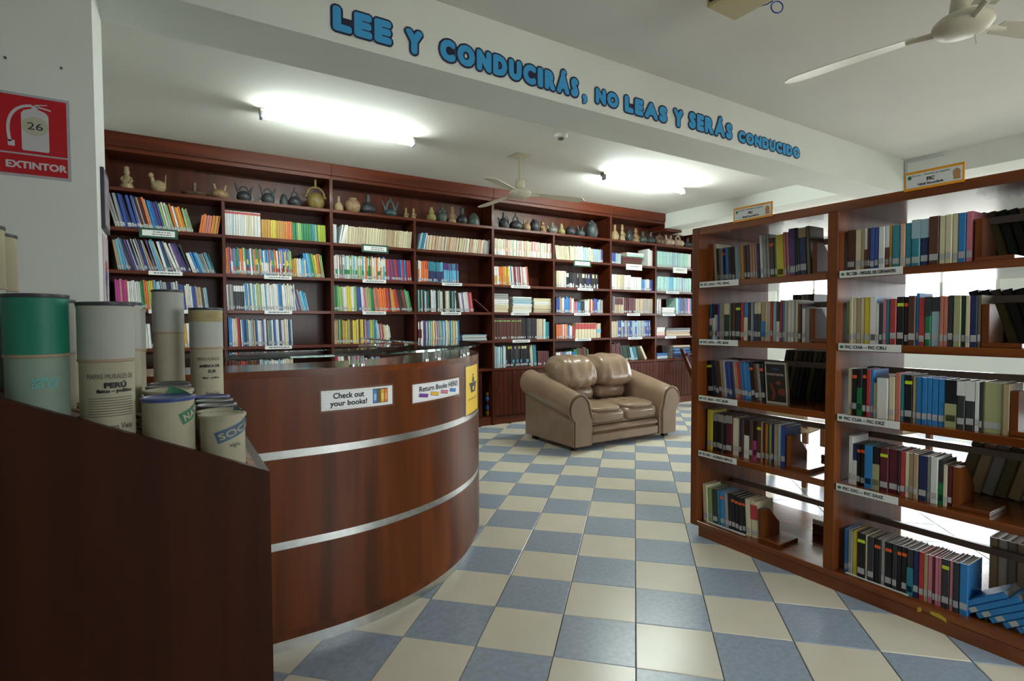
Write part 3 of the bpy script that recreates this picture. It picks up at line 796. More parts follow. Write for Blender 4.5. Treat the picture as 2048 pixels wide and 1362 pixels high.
irow(0, 3, 2.635, *S1, '100 ye^.235 190 bk/gr8x^.215 250 bk/gr8x 300 bk/gr8x 350 bk/gr8x 400 mr/gr8x 500 cr^.21 605 nv 640 br 690 bk/wh06 770 br 825 bk/mg05 880 br!g 950 tn 985 mr 1010 oc 1060 br 1075 lg 1120 nv 1150 tn 1215 pb 1265 db 1340')
irow(0, 4, 2.615, 1370, 2.838, '103 cr^.21 130 lg^.195 155 dg 185 tl 200 bl!o 225 gr 245 bk 262 bk!o 285 bk!o 305 bk!o 325 bk!o 345 cr 375 cr/rd59 415', 3)
S2 = (1680, 5.565)
irow(1, 0, 2.615, *S2, '70 br^.185 165 cr 230 tn 265 wh/br05 300 br 330 db 380 db 425 wh 495 wh/br05 545 oc 575 tl 665 pe 720 tl 790 tl/pb6x^.195 885 nv/pb6x 980 br 1100 cr 1165 cr 1240 cr 1305 bl 1390 pk^.2 1465')
irow(1, 1, 2.615, *S2, '60 lg^.195 100 cr^.21 135 cr 175 tn 220 cr 265 ye 330 bl/wh0x 395 wh^.18 430 dg 465 pk^.195 505 tl 545 rd 620 bk!g^.205 705 bk!o 750 br 835 bl^.215 870 rd^.2 940 gn/dg6x 1005 pb/dg7x 1105 sa 1145 sa 1190 dg 1255 sg 1340 dn 1390 cr 1440 nv 1520 ol 1560')
irow(1, 2, 2.612, *S2, '80 cr^.21 125 bk!o 185 bk/gn06 240 bk!o 285 rd 330 bl 360 sg^.155 400 wh^.178 535 cr^.185 605 sa^.2 665 tl 705 bk!g 800 tn^.19 840 bl 905 bl 965 bl 1015 bl 1085 bl 1160 bk/sg05 1295 dg/wh7x 1390 dg/wh6x 1495 wh 1545 dg 1580 sg 1810 tn 1885')
irow(1, 3, 2.612, *S2, '85 wh^.22 130 nv/wh06^.19 175 bk!o 215 bk!o 270 tl/bl0x 350 bk/sg06 430 mr!g 530 mr 640 dg 660 rd 715 cr 760 tn 810 tn 860 nv 960 gr 1000 wh 1085 dg/gn05^.18 1145 cr^.165 1190 mr 1245')
irow(1, 4, 2.61, 1640, 3.566, '165 bl^.2 195 gr 225 ye 258 bk!g 320 cr 332 dg 380 bk!o 430 gr 455 bk!o 510 dg 545 bk!o 575 bk!o 615 dg/tl06 660 nv 700 rd 735 tn 765 pk 800 mr 815 pk 840 pk 860 dg!g 920 pk 945 dg 990 bl^.205 1055')
# blue books slumped to the right end of the nearer bottom board
for k in range(6):
    a = R_(54); ya = .868-k*.04
    M = frame((2.62, ya, ISH[4]+.0005+.03*math.sin(a)), (0, -math.cos(a), -math.sin(a)), (1, 0, 0), (0, -math.sin(a), math.cos(a)))
    book('bl', M, .0225, .14, .2, 'blue book slumped over, %s in the leaning row on the nearer bottom board' % ordinal(k+1), 'slumped blue books', None, .1)
# book shown face out (FIC BEA row)
def cover_book():
    a = R_(6)
    pa = PX(2.645, 1400+1050/7.877, 745)[1]
    pb = PX(2.66, 1400+1425/7.877, 745)[1]
    z0 = ISH[2]; W = pa-pb-.004; H = .218
    o = thing('display_book', 'black ghost-story paperback shown face out in a pale frame beside the blue books', 'book', (2.66, (pa+pb)/2, z0))
    c_, s_ = math.cos(a), math.sin(a)
    fn = flat(((2.645, pa-.002, z0), (0, -1, 0), (s_*.6, s_, c_*.98), (-1, 0, 0)))
    card(MB(), fn, 0, W, 0, H, -.018, 0).build('page_block', M_PAGE, o)
    card(MB(), fn, 0, W, 0, H, 0, .0015).build('cover', mat('cover_border', '#b7b5aa', .4), o)
    card(MB(), fn, W*.06, W*.94, H*.04, H*.95, .0015, .002).build('cover_print', mat('cover_black', '#0e0f16', .3), o)
    t = MB(); put2d(t, *text2d('FANTASMA', w=W*.78, h=H*.06, bold=.0006, cx=W*.5, cy=H*.7), fn, .0026); t.build('title', mat('cover_title', '#b5a79a', .5), o)
    t = MB()
    put2d(t, *poly2d([(W*.25, H*.08), (W*.4, H*.08), (W*.48, H*.25), (W*.3, H*.5), (W*.22, H*.45), (W*.34, H*.24)]), fn, .0026)
    put2d(t, *poly2d([(W*.58, H*.24), (W*.9, H*.2), (W*.9, H*.38), (W*.62, H*.36)]), fn, .0026)
    put2d(t, *disc2d(W*.62, H*.5, W*.12, H*.05, 12), fn, .0026)
    t.build('red_figure', mat('cover_red', '#7a2d22', .5), o)
    t = MB(); put2d(t, *disc2d(W*.5, H*.83, W*.2, H*.03, 14), fn, .0026); t.build('blue_title', mat('cover_blue', '#1f3f7a', .5), o)
cover_book()
# books on the far side of the island, seen between the near ones
def rear(bay, r, y0, n, t, h, lean, codes, lab):
    for k in range(n):
        a = R_(lean); y = y0-k*t/math.cos(a)
        code = codes[k % len(codes)]
        M = frame((2.93, y, ISH[r]+(t*math.sin(a) if a > 0 else 0)), (0, -math.cos(a), -math.sin(a)), (1, 0, 0), (0, -math.sin(a), math.cos(a)))
        if a < 0: M = frame((2.93, y, ISH[r]), (0, -math.cos(a), -math.sin(a)), (1, 0, 0), (0, -math.sin(a), math.cos(a)))
        book(code, M, t*.95, .17, h, '%s far-side book, %s from left, %s' % (BC[code][1], ordinal(k+1), lab), 'far-side books of the island')
rear(0, 2, 1.80, 13, .026, .265, 10, ['dg', 'bk', 'ol', 'dg'], 'behind the face-out paperback')
rear(0, 1, 1.72, 5, .024, .25, 0, ['bk', 'dg', 'be', 'gr'], 'behind the tag FIC ARA row')
rear(1, 0, .86, 5, .034, .235, -14, ['dg', 'ol', 'dn'], 'behind the tag FIC CER bookend')
rear(1, 1, .87, 5, .036, .235, -16, ['dg', 'bk', 'ol'], 'behind the tag FIC CHA bookend')
rear(1, 3, .96, 6, .042, .225, 14, ['ol', 'tn', 'gr'], 'behind the tag FIC DIC bookend')
rear(1, 4, .84, 4, .03, .24, 0, ['be', 'wh', 'gr'], 'behind the slumped blue books')
def rear_stack(r, y0, n, codes, lab):
    z = ISH[r]
    for k in range(n):
        M = frame((2.95, y0, z+.026), (0, 0, -1), (1, 0, 0), (0, -1, 0))
        book(codes[k % len(codes)], M, .026, .16, .21, '%s flat far-side book, %s from bottom, %s' % (BC[codes[k % len(codes)]][1], ordinal(k+1), lab), 'far-side flat books'); z += .026
rear_stack(4, 1.60, 3, ['br', 'mr', 'wh'], 'of the low farther pile')
rear_stack(3, 1.56, 1, ['mr'], 'behind the tag FIC BRY bookend')
rear_stack(2, 1.05, 3, ['mr', 'br', 'wh'], 'behind the tag FIC CUA row')
# wooden bookends
def bookend(bay, r, px, lab, x0=2.645, hgt=.165):
    z = ISH[r]
    y = PX(x0, px, project((x0, 1.6 if bay == 0 else .9, z+.05))[1])[1]
    o = thing('bookend', lab, 'bookend', (x0+.09, y-.04, z), 'wooden bookends on the island shelves')
    MB().prism([(x0, z+.018), (x0+.15, z+.018), (x0+.15, z+.075), (x0+.055, z+hgt), (x0, z+hgt)], 'y', y-.022, y).build('upright', IV, o)
    MB().bbox(x0-.005, x0+.16, y-.12, y+.0, z, z+.018, .002).build('foot', IY, o)
bookend(0, 0, 1625, 'brown wooden bookend closing the row above tag FIC AAA', 2.70)
bookend(0, 1, 1621, 'brown wooden bookend closing the row above tag FIC ARA', 2.66)
bookend(0, 3, 1573, 'brown wooden bookend closing the row above tag FIC BRY', 2.63)
bookend(0, 4, 1518, 'brown wooden bookend on the bottom board of the farther bay', 2.615)
bookend(1, 0, 1949, 'brown wooden bookend closing the row above tag FIC CER', 2.62)
bookend(1, 1, 1963, 'brown wooden bookend closing the row above tag FIC CHA', 2.62)
bookend(1, 2, 2021, 'brown wooden bookend closing the row above tag FIC CUA', 2.615)
bookend(1, 3, 1905, 'brown wooden bookend closing the row above tag FIC DIC', 2.615)

# ------------------------------------------------------------------ curved counter
KX, KY, KR = .468, 3.29, 1.165
def cpath(off, n=28, x_left=-.22, y_far=4.35):
    # outline of the counter moved inwards by off: straight front, quarter round, straight right arm
    R = KR-off; pts = [(x_left, KY-R)]
    for i in range(n+1):
        a = R_(-90+90*i/n); pts.append((KX+R*math.cos(a), KY+R*math.sin(a)))
    pts.append((KX+R, y_far)); return pts
def swept(o0, o1, z0, z1):
    a, b = cpath(o0), cpath(o1)
    return MB().loft([[(p[0], p[1], z0), (p[0], p[1], z1), (q[0], q[1], z1), (q[0], q[1], z0)] for p, q in zip(a, b)], True, True)
def build_counter():
    c = thing('reception_counter', 'curved brown wood reception counter with metal bands and a raised glass top', 'counter', (.9, 2.9, 0))
    for z0, z1 in ((.092, .404), (.434, .744), (.774, 1.045)):
        swept(0, .02, z0, z1).build('wood_panel', CV, c, True)
    for z0, z1 in ((.404, .434), (.744, .774)):
        swept(.003, .02, z0, z1).build('metal_band', M_METAL, c, True)
    swept(.035, .05, 0, .092).build('kick_plate', M_METAL, c, True)
    swept(0, .36, 1.045, 1.072).build('ledge', CX, c, True)
    swept(.02, .04, .05, 1.045).build('inner_wall', CV, c, True)
    swept(.04, .55, .70, .73).build('work_top', CX, c, True)
    swept(-.012, .34, 1.116, 1.126).build('glass_top', M_GLASS, c, True)
    # acrylic posts in pairs
    pts = []
    for px in (410, 705, 722):
        pts.append((PY(2.20, px, 720)[0], 2.20))
    for a in (-62, -57, -40, -33, 5, 12):
        pts.append((KX+(KR-.06)*math.cos(R_(a)), KY+(KR-.06)*math.sin(R_(a))))
    for yy in (3.5, 3.9, 4.2): pts.append((KX+KR-.28, yy))
    for p in pts:
        o = MB().lathe(p[0], p[1], [(.012, 1.072), (.012, 1.116)], 12).build('glass_post', M_CHROME, c, True)
        MB().lathe(p[0], p[1], [(.014, 1.072), (.014, 1.078)], 12).build('collar', M_METAL, o, True)
    # laminated signs, following the curve
    def sign(nm, label, a0, a1, z0, z1, paper, tilt=0.0):
        th = R_((a0+a1)/2); W = R_(a1-a0)*KR; H = z1-z0
        fn = bent(KX, KY, KR, th, (z0+z1)/2)
        fn2 = lambda u, v, d: fn(u, v-u*tilt, d)
        o = card(MB(), fn2, -W/2-.008, W/2+.008, -H/2-.008, H/2+.008, .0005, .0015, 14).build(nm, M_LAM, smooth=True)
        tag(o, label, 'sign')
        card(MB(), fn2, -W/2, W/2, -H/2, H/2, .0015, .002, 14).build('paper', paper, o, True)
        return o, fn2, W, H
    def dots(fn, W, H, o):
        t = MB(); e = .006; s = .011
        for i in range(int((W-2*e)/s)+1):
            for v in (-H/2+e, H/2-e): put2d(t, *disc2d(-W/2+e+i*s, v, .0014, .0014, 6), fn, .0026)
        for i in range(1, int((H-2*e)/s)+1):
            for u in (-W/2+e, W/2-e): put2d(t, *disc2d(u, -H/2+e+i*s, .0014, .0014, 6), fn, .0026)
        t.build('dotted_border', M_GREY, o)
    o, fn, W, H = sign('check_out_sign', 'white laminated sign reading Check out your books on the counter front', -89.6, -74.9, .908, .985, M_WHITE, .0)
    t = MB()
    put2d(t, *text2d('Check out', w=W*.42, h=H*.3, bold=.0009, cx=-W*.14, cy=H*.22), fn, .0026)
    put2d(t, *text2d('your books!', w=W*.5, h=H*.36, bold=.0009, cx=-W*.14, cy=-H*.21), fn, .0026)
    t.build('lettering', M_INK, o); dots(fn, W, H, o)
    for k, hx in enumerate(('#3f86cf', '#6b5a35', '#d9a92f', '#dd7a2c')):
        t = MB(); u0 = W*.2+k*W*.056
        put2d(t, *rect2d(u0-.0012, u0+W*.054+.0012, -H*.36, H*.4), fn, .0023, 1); put2d(t, *rect2d(u0+.0008, u0+W*.053, -H*.33, H*.36), fn, .0027, 0)
        put2d(t, *rect2d(u0+.003, u0+W*.053-.002, -H*.2, H*.14), fn, .003, 2)
        t.build('printed_book', [mat('print_%d' % k, hx, .5), M_INK, mat('printb_%d' % k, ('#8fc0ee', '#6b5a35', '#e8c860', '#e8a05a')[k], .5)], o)
    o, fn, W, H = sign('return_sign', 'white laminated sign reading Return Books HERE on the counter curve', -69.6, -52.1, .897, .977, M_WHITE, -.0)
    t = MB(); put2d(t, *text2d('Return Books HERE!', w=W*.84, h=H*.3, bold=.0008, cx=W*.03, cy=H*.2), fn, .0026)
    t.build('lettering', M_INK, o); dots(fn, W, H, o)
    for k, hx in enumerate(('#7a3fa0', '#e8b02c', '#d96a86', '#3f78cf')):
        t = MB(); u0 = -W*.4+k*W*.21
        put2d(t, *strips([(u0-.001, -H*.22), (u0+W*.16, -H*.32), (u0+W*.175, -H*.12), (u0+.004, -H*.02)]), fn, .0023, 1)
        put2d(t, *strips([(u0+.001, -H*.2), (u0+W*.155, -H*.29), (u0+W*.168, -H*.13), (u0+.006, -H*.05)]), fn, .0027, 0)
        t.build('printed_book', [mat('printr_%d' % k, hx, .5), M_INK], o)
    o, fn, W, H = sign('information_sign', 'yellow laminated information desk sign at the counter edge', -47.8, -35.5, .775, 1.02, M_YEL)
    t = MB(); put2d(t, *disc2d(0, H*.3, W*.05, H*.025, 12), fn, .0026); t.build('pictogram_head', M_INK, o)
    t = MB(); put2d(t, *strips([(-W*.09, H*.15), (W*.09, H*.15), (W*.06, H*.26), (-W*.06, H*.26)]), fn, .0026); t.build('pictogram_body', M_INK, o)
    t = MB(); put2d(t, *strips([(-W*.3, H*.1), (W*.3, H*.1), (W*.3, H*.14), (-W*.3, H*.14)]), fn, .0026); t.build('pictogram_desk_top', M_INK, o)
    t = MB(); put2d(t, *strips([(-W*.17, -H*.07), (W*.17, -H*.07), (W*.26, H*.1), (-W*.26, H*.1)]), fn, .0026); t.build('pictogram_desk', M_INK, o)
    t = MB(); put2d(t, *text2d('INFORMACIÓN', w=W*.72, h=H*.04, cx=0, cy=-H*.2), fn, .0026); t.build('lettering', M_INK, o)
    t = MB(); put2d(t, *disc2d(0, H*.015, W*.07, H*.05, 14), fn, .003); t.build('badge', M_YEL, o)
build_counter()

# ------------------------------------------------------------------ map rack with tubes
BXR, BXL, BY0, BY1 = .158, -.42, 1.15, 1.985
SLOPE = .448
def btop(x): return .954+SLOPE*(.154-x)
COLX = [.082, -.008, -.1, -.195, -.29]
ROWY = [1.21+.0895*k for k in range(9)]
def build_rack():
    c = thing('map_rack', 'dark wooden map rack with a sloping top in the left foreground', 'rack', ((BXR+BXL)/2, (BY0+BY1)/2, 0))
    def side(y0, y1):
        return MB().prism([(BXL, 0), (BXR, 0), (BXR, btop(BXR)), (BXL, btop(BXL))], 'y', y0, y1)
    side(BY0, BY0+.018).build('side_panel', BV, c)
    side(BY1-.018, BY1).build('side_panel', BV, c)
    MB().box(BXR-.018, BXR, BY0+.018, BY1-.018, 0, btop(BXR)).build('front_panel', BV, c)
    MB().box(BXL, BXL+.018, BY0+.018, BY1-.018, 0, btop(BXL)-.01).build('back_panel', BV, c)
    MB().box(BXL+.018, BXR-.018, BY0+.018, BY1-.018, .45, .468).build('tube_floor', BV, c)
    # sloping board with a round hole for each tube
    mb = MB(); n = 20
    xe = [BXR-.018]+[(COLX[i]+COLX[i+1])/2 for i in range(4)]+[BXL+.018]
    ye = [BY0+.018]+[(ROWY[i]+ROWY[i+1])/2 for i in range(8)]+[BY1-.018]
    for i in range(5):
        for j in range(9):
            xc, yc = COLX[i], ROWY[j]; X0, X1, Y0, Y1 = xe[i+1], xe[i], ye[j], ye[j+1]
            inner, outer = [], []
            for k in range(n):
                a = 2*math.pi*k/n; r = .0432
                dx, dy = math.cos(a), math.sin(a)
                s_ = min(((X1-xc) if dx > 0 else (xc-X0))/max(abs(dx), 1e-6), ((Y1-yc) if dy > 0 else (yc-Y0))/max(abs(dy), 1e-6))
                outer.append((xc+dx*s_, yc+dy*s_)); inner.append((xc+dx*r, yc+dy*r))
            rings = [[(p[0], p[1], btop(p[0])-dz) for p in ring] for ring, dz in ((outer, .02), (outer, .006), (inner, .006), (inner, .02))]
            mb.loft(rings, True, False)
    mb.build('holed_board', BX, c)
build_rack()
M_CARD = mat('tube_card', '#a8a28a', .7, noise=(14, .1, 4))
M_CARDW = mat('tube_white', '#a9aba2', .6, noise=(9, .05, 4))
M_CARDT = mat('tube_tan', '#a39a7c', .7, noise=(9, .12, 4))
M_TEAL = mat('tube_teal', '#1f7a63', .5)
M_TAPE = mat('tube_tape', '#a08a70', .5)
M_LIDB = mat('lid_black', '#3a3a40', .4)
M_LIDN = mat('lid_blue', '#3a4a86', .4)
def tube(ci, ri, pxc, top, dia, kind, label, lid='dark', seam=None, upper=None, ztop=None, texts=(), banner=None):
    x, y = COLX[ci], ROWY[ri]; r = dia/2
    zt = PY(y, pxc, top)[2] if ztop is None else ztop
    z0 = .4685
    o = thing('map_tube', label, 'tube', (x, y, z0), 'cardboard map tubes standing in the rack')
    body = {'card': M_CARD, 'white': M_CARDW, 'tan': M_CARDT, 'teal': mat('tube_pale_teal', '#86998a', .65, noise=(10, .12, 4))}[kind]
    zs = PY(y, pxc, seam)[2] if seam else zt
    MB().lathe(x, y, [(r, z0), (r, zs)], 28).build('body', body, o, True)
    if seam:
        MB().lathe(x, y, [(r+.0012, zs), (r+.0012, zt)], 28).build('cap_sleeve', upper or M_CARDW, o, True)
        MB().lathe(x, y, [(r+.0004, zs-.004), (r+.002, zs-.003), (r+.002, zs+.001), (r+.0004, zs+.002)], 28).build('tape', M_TAPE, o, True)
    lm = {'dark': M_LIDB, 'blue': M_LIDN, 'cream': M_CARD}[lid]
    MB().lathe(x, y, [(r+.0022, zt-.004), (r+.0028, zt-.002), (r+.0028, zt+.002), (r-.002, zt+.003), (r-.004, zt+.0015), (0.001, zt+.0015)], 28).build('lid', lm, o, True)
    if 'stained' in label: MB().lathe(x, y, [(r+.0016, zt-.036), (r+.0018, zt-.034), (r+.0018, zt-.007), (r+.0016, zt-.006)], 28).build('stain', mat('tube_stain', '#a39468', .7, noise=(30, .25, 3)), o, True)
    th = math.atan2(-y, -x)
    for (tx, du, pyc, w_, h_, bold, m) in texts:
        zc = PY(y, pxc, pyc)[2]
        t = MB(); put2d(t, *text2d(tx, w=w_, h=h_, bold=bold), bent(x, y, r, th+du/r, zc), .0004 if not seam else .0006); t.build('lettering', m, o)
    if banner:
        hexc, tx, pyc, rot, du = banner
        zc = PY(y, pxc, pyc)[2]; fn0 = bent(x, y, r, th+du/r, zc); ca, sa = math.cos(rot), math.sin(rot)
        fn = lambda u, v, d: fn0(u*ca-v*sa, u*sa+v*ca, d)
        b = MB()
        nb = 24; W = .125; H = .0225
        for i in range(nb): put2d(b, *rect2d(-W/2+W*i/nb, -W/2+W*(i+1)/nb, -H/2, H/2), fn, .0006)
        b.build('banner', mat('banner_'+tx.lower(), hexc, .6), o)
        t = MB(); put2d(t, *text2d(tx, w=W*.92, h=H*.6, bold=.0007), fn, .0016); t.build('lettering', M_CARD, o)
    return o
TI = M_INK; TG = mat('print_brown', '#5c5048', .7)
tube(0, 0, 445, 829, .0795, 'card', 'short cream map tube with a blue banner at the rack corner', 'cream', banner=('#4a6480', 'SOCIALES', 849, .33, .047),
     texts=[('siglo', .022, 885, .022, .010, 0, TI)])
tube(0, 1, 443, 822, .0785, 'card', 'short cream map tube directly behind the blue-bannered one', 'cream')
tube(0, 2, 440, 810, .078, 'card', 'short black-lidded map tube third in the rack front column', 'dark')
tube(0, 3, 438, 801, .078, 'card', 'short black-lidded map tube fourth in the rack front column', 'dark')
tube(0, 4, 436, 793, .078, 'card', 'short blue-lidded map tube in front of the tall South America tube', 'blue')
tube(0, 6, 428, 618, .081, 'card', 'tall map tube labelled South America with a stained top', 'dark', seam=694,
     texts=[('MAPAS MURALES', .004, 716, .056, .009, 0, TG), ('AMÉRICA DEL', .008, 729, .054, .0095, .0005, TI), ('SUR', .012, 740, .02, .009, .0005, TI),
            ('físico – político', .010, 753, .042, .0075, .0002, TI), ('Vicens Vives', .014, 783, .036, .009, 0, TI)])
tube(1, 0, 340, 795, .085, 'card', 'short map tube with a blue rim and green banner', 'blue', banner=('#3f7a5c', 'NATURALEZA', 811, .38, .077))
tube(1, 1, 341, 781, .084, 'card', 'short cream-topped map tube behind the green-bannered one', 'cream')
tube(1, 2, 346, 773, .08, 'card', 'short black-lidded map tube third behind the green-bannered one', 'dark')
tube(1, 3, 348, 767, .078, 'card', 'short black-lidded map tube fourth behind the green-bannered one', 'dark')
tube(1, 7, 332, 582, .076, 'card', 'tallest white map tube standing in front of the wall books', 'dark', seam=664)
tube(2, 0, 210, 608, .0815, 'card', 'tall map tube labelled Perú with a taped white sleeve', 'dark', seam=718,
     texts=[('MAPAS MURALES DE', .006, 750, .072, .009, 0, TG), ('PERÚ', .012, 766, .034, .0125, .0008, TI), ('físico – político', .012, 779, .056, .0085, .0004, TI),
            ('Vicens Vives', .014, 848, .05, .0105, 0, TI)]+[('—'*14, .006, 792+5*k, .07, .0012, 0, TG) for k in range(8)])
tube(2, 3, 258, 607, .08, 'card', 'tall cream map tube just behind the Perú tube', 'dark', seam=698)
tube(2, 6, 275, 620, .08, 'card', 'tall cream map tube at the back behind the Perú tube', 'cream', seam=699)
tube(3, 0, 70, 592, .085, 'teal', 'tall map tube with a dark green upper sleeve', 'dark', seam=709, upper=M_TEAL,
     texts=[('AMÉRICA', .010, 756, .04, .01, .0005, mat('teal_print', '#6fb0aa', .6)), ('DEL SUR', .010, 768, .036, .01, .0005, mat('teal_print', '#6fb0aa', .6))])
tube(3, 1, 112, 602, .08, 'card', 'tall white map tube right behind the dark green one', 'dark', seam=705)
tube(3, 2, 130, 612, .08, 'card', 'tall grey map tube third in the dark green tube column', 'dark', seam=698)
tube(4, 2, 10, 472, .08, 'white', 'very tall map tube with a tan sleeve beside the extinguisher sign wall', 'dark', seam=580, upper=M_CARDT)
tube(4, 1, -10, 455, .08, 'white', 'very tall tan-topped map tube at the left picture edge', 'dark', seam=575, upper=M_CARDT)

# ------------------------------------------------------------------ sofa
def build_sofa():
    X0, X1, Y0, Y1 = 3.205, 4.64, 4.0, 4.86
    s = thing('leather_sofa', 'brown leather two-seat sofa with rolled arms on the tiled floor', 'sofa', ((X0+X1)/2, (Y0+Y1)/2, 0))
    AW = .25
    # arms: a scroll section lofted from the low front to the high back
    def arm_ring(xi, xo, y, h, r):
        # xi inner face x, xo outer face x; scroll of radius r overhanging outwards
        sg = 1 if xo > xi else -1
        ob = xo-sg*.012
        pts = [(xi, .05)]
        cxx = (xi+xo)/2+sg*.045; cz = h-r
        pts.append((xi, cz-.11))
        for k in range(15):
            a = math.pi-k*(math.pi*1.33)/14
            pts.append((cxx+sg*math.cos(a)*r, cz+math.sin(a)*r))
        pts.append((ob+sg*.004, cz-r*1.02)); pts.append((ob, cz-r*1.2)); pts.append((ob, .05))
        return [(p[0], y, p[1]) for p in pts]
    for (xi, xo) in ((X0+AW, X0), (X1-AW, X1)):
        rings = []
        for k in range(13):
            q = k/12; y = Y0+.02+(Y1-Y0-.04)*q
            h = .55+.185*(q**.9); r = .132+.006*q
            rings.append(arm_ring(xi, xo, y, h, r))
        a = MB().loft(rings, True, True).build('arm', M_LEATHER, s, True)
        # inset front panel and its piping
        pr = arm_ring(xi, xo, Y0+.005, .55, .132)
        cx_ = sum(p[0] for p in pr)/len(pr)
        f = MB().loft([[(cx_+(p[0]-cx_)*.80, Y0-.002, .05+(p[2]-.05)*.955) for p in pr], [(cx_+(p[0]-cx_)*.84, Y0+.022, .05+(p[2]-.05)*.965) for p in pr]], True, True)
        f.build('front_panel', M_LEATHER2, a, True)
        MB().tube([(p[0], Y0+.014, p[2]) for p in pr[1:]], .0075, 8).build('piping', M_LEATHER, a, True)
    # body
    MB().bbox(X0+.02, X1-.02, Y1-.24, Y1-.02, .05, .70, .03).build('back_frame', M_LEATHER, s, True)
    MB().bbox(X0+AW-.01, X1-AW+.01, Y0+.06, Y1-.2, .06, .26, .02).build('seat_base', M_LEATHER, s, True)
    def puff(x0, x1, y0, y1, z0, z1, e=3.2, n=30, m=16, wr=.0, seed=0, tilt=0.0, ey=2.6):
        cx_, cy_, cz_ = (x0+x1)/2, (y0+y1)/2, (z0+z1)/2; a, b, c_ = (x1-x0)/2, (y1-y0)/2, (z1-z0)/2
        sp = lambda t, ee: math.copysign(abs(t)**(2/ee), t)
        rr = random.Random(seed); ph = [rr.uniform(0, 6.28) for _ in range(8)]
        rings = []
        for i in range(m+1):
            v = -math.pi/2+math.pi*i/m; cv = max(abs(math.cos(v)), .01)
            ring = []
            for k in range(n):
                u_ = 2*math.pi*k/n
                px_ = a*sp(cv, e)*sp(math.cos(u_), e); py_ = b*sp(cv, ey)*sp(math.sin(u_), ey); pz_ = c_*sp(math.sin(v), 2.8)
                if wr:
                    wv = wr*(math.sin(px_*42+pz_*9+ph[0])*.55+math.sin(px_*75-pz_*13+ph[1])*.4+math.sin(pz_*20+px_*8+ph[2])*.2)
                    d = math.sqrt((px_/a)**2+(py_/b)**2+(pz_/c_)**2)+1e-6
                    px_ += wv*px_/a/d*.6; py_ += wv*py_/b/d; pz_ += wv*pz_/c_/d
                ring.append((cx_+px_, cy_+py_+tilt*pz_, cz_+pz_))
            rings.append(ring)
        return MB().loft(rings, True, True)
    xm = (X0+X1)/2
    L, Rr = X0+AW, X1-AW
    for k, (a, b) in enumerate(((L+.002, xm-.002), (xm+.002, Rr-.002))):
        puff(a-.004, b+.004, Y0+.03, Y1-.2, .215, .375, 9, 48, 18, .003, k, 0, 6).build('seat_cushion', M_LEATHER, s, True)
        puff(a+.004, b-.004, Y0+.03, Y1-.22, .33, .415, 5, 44, 16, .008, k+5).build('seat_pad', M_LEATHER, s, True)
        puff(a+.0, b-.0, Y1-.39, Y1-.14, .40, .57, 3.6, 40, 16, .008, k+9, .15).build('lumbar_roll', M_LEATHER, s, True)
        puff(a-.055*(1-k)-.02, b+.055*k+.02, Y1-.44, Y1-.04, .53, .885, 3.4, 72, 32, .0125, k+20, .32).build('back_cushion', M_LEATHER, s, True)
    # front rail: two soft rolls
    MB().bbox(L, Rr, Y0+.028, Y0+.10, .05, .15, .014).build('front_rail', M_LEATHER, s, True)
    MB().bbox(L, Rr, Y0+.02, Y0+.10, .145, .228, .03).build('front_roll', M_LEATHER, s, True)
    for x in (X0+.06, X1-.12):
        for y in (Y0+.07, Y1-.13):
            MB().bbox(x, x+.06, y, y+.06, 0, .052, .004).build('foot', M_BLACK, s)
build_sofa()

# ------------------------------------------------------------------ ceiling: lamps, fans, detector, projector mount
def fixture(x0, x1, y, label, k):
    o = thing('fluorescent_lamp', label, 'ceiling light', ((x0+x1)/2, y, CEIL-.11), 'fluorescent ceiling lamps')
    MB().bbox(x0, x1, y+.015, y+.075, CEIL-.045, CEIL-.0005, .006).build('batten', mat('batten_enamel', '#8d8a78', .4), o)
    for x in (x0, x1-.02):
        MB().bbox(x, x+.02, y-.012, y+.05, CEIL-.085, CEIL-.03, .003).build('socket', mat('socket_plastic', '#8f949c', .3), o)
    MB().tube([(x0+.02, y+.0, CEIL-.07), (x1-.02, y+.0, CEIL-.07)], .0165, 16).build('tube', M_TUBE[k], o, True)
fixture(.588, 1.808, 4.43, 'lit fluorescent tube on the ceiling in front of the second wall case', 0)
fixture(3.944, 5.204, 4.39, 'lit fluorescent tube on the ceiling nearer the cross beam', 1)
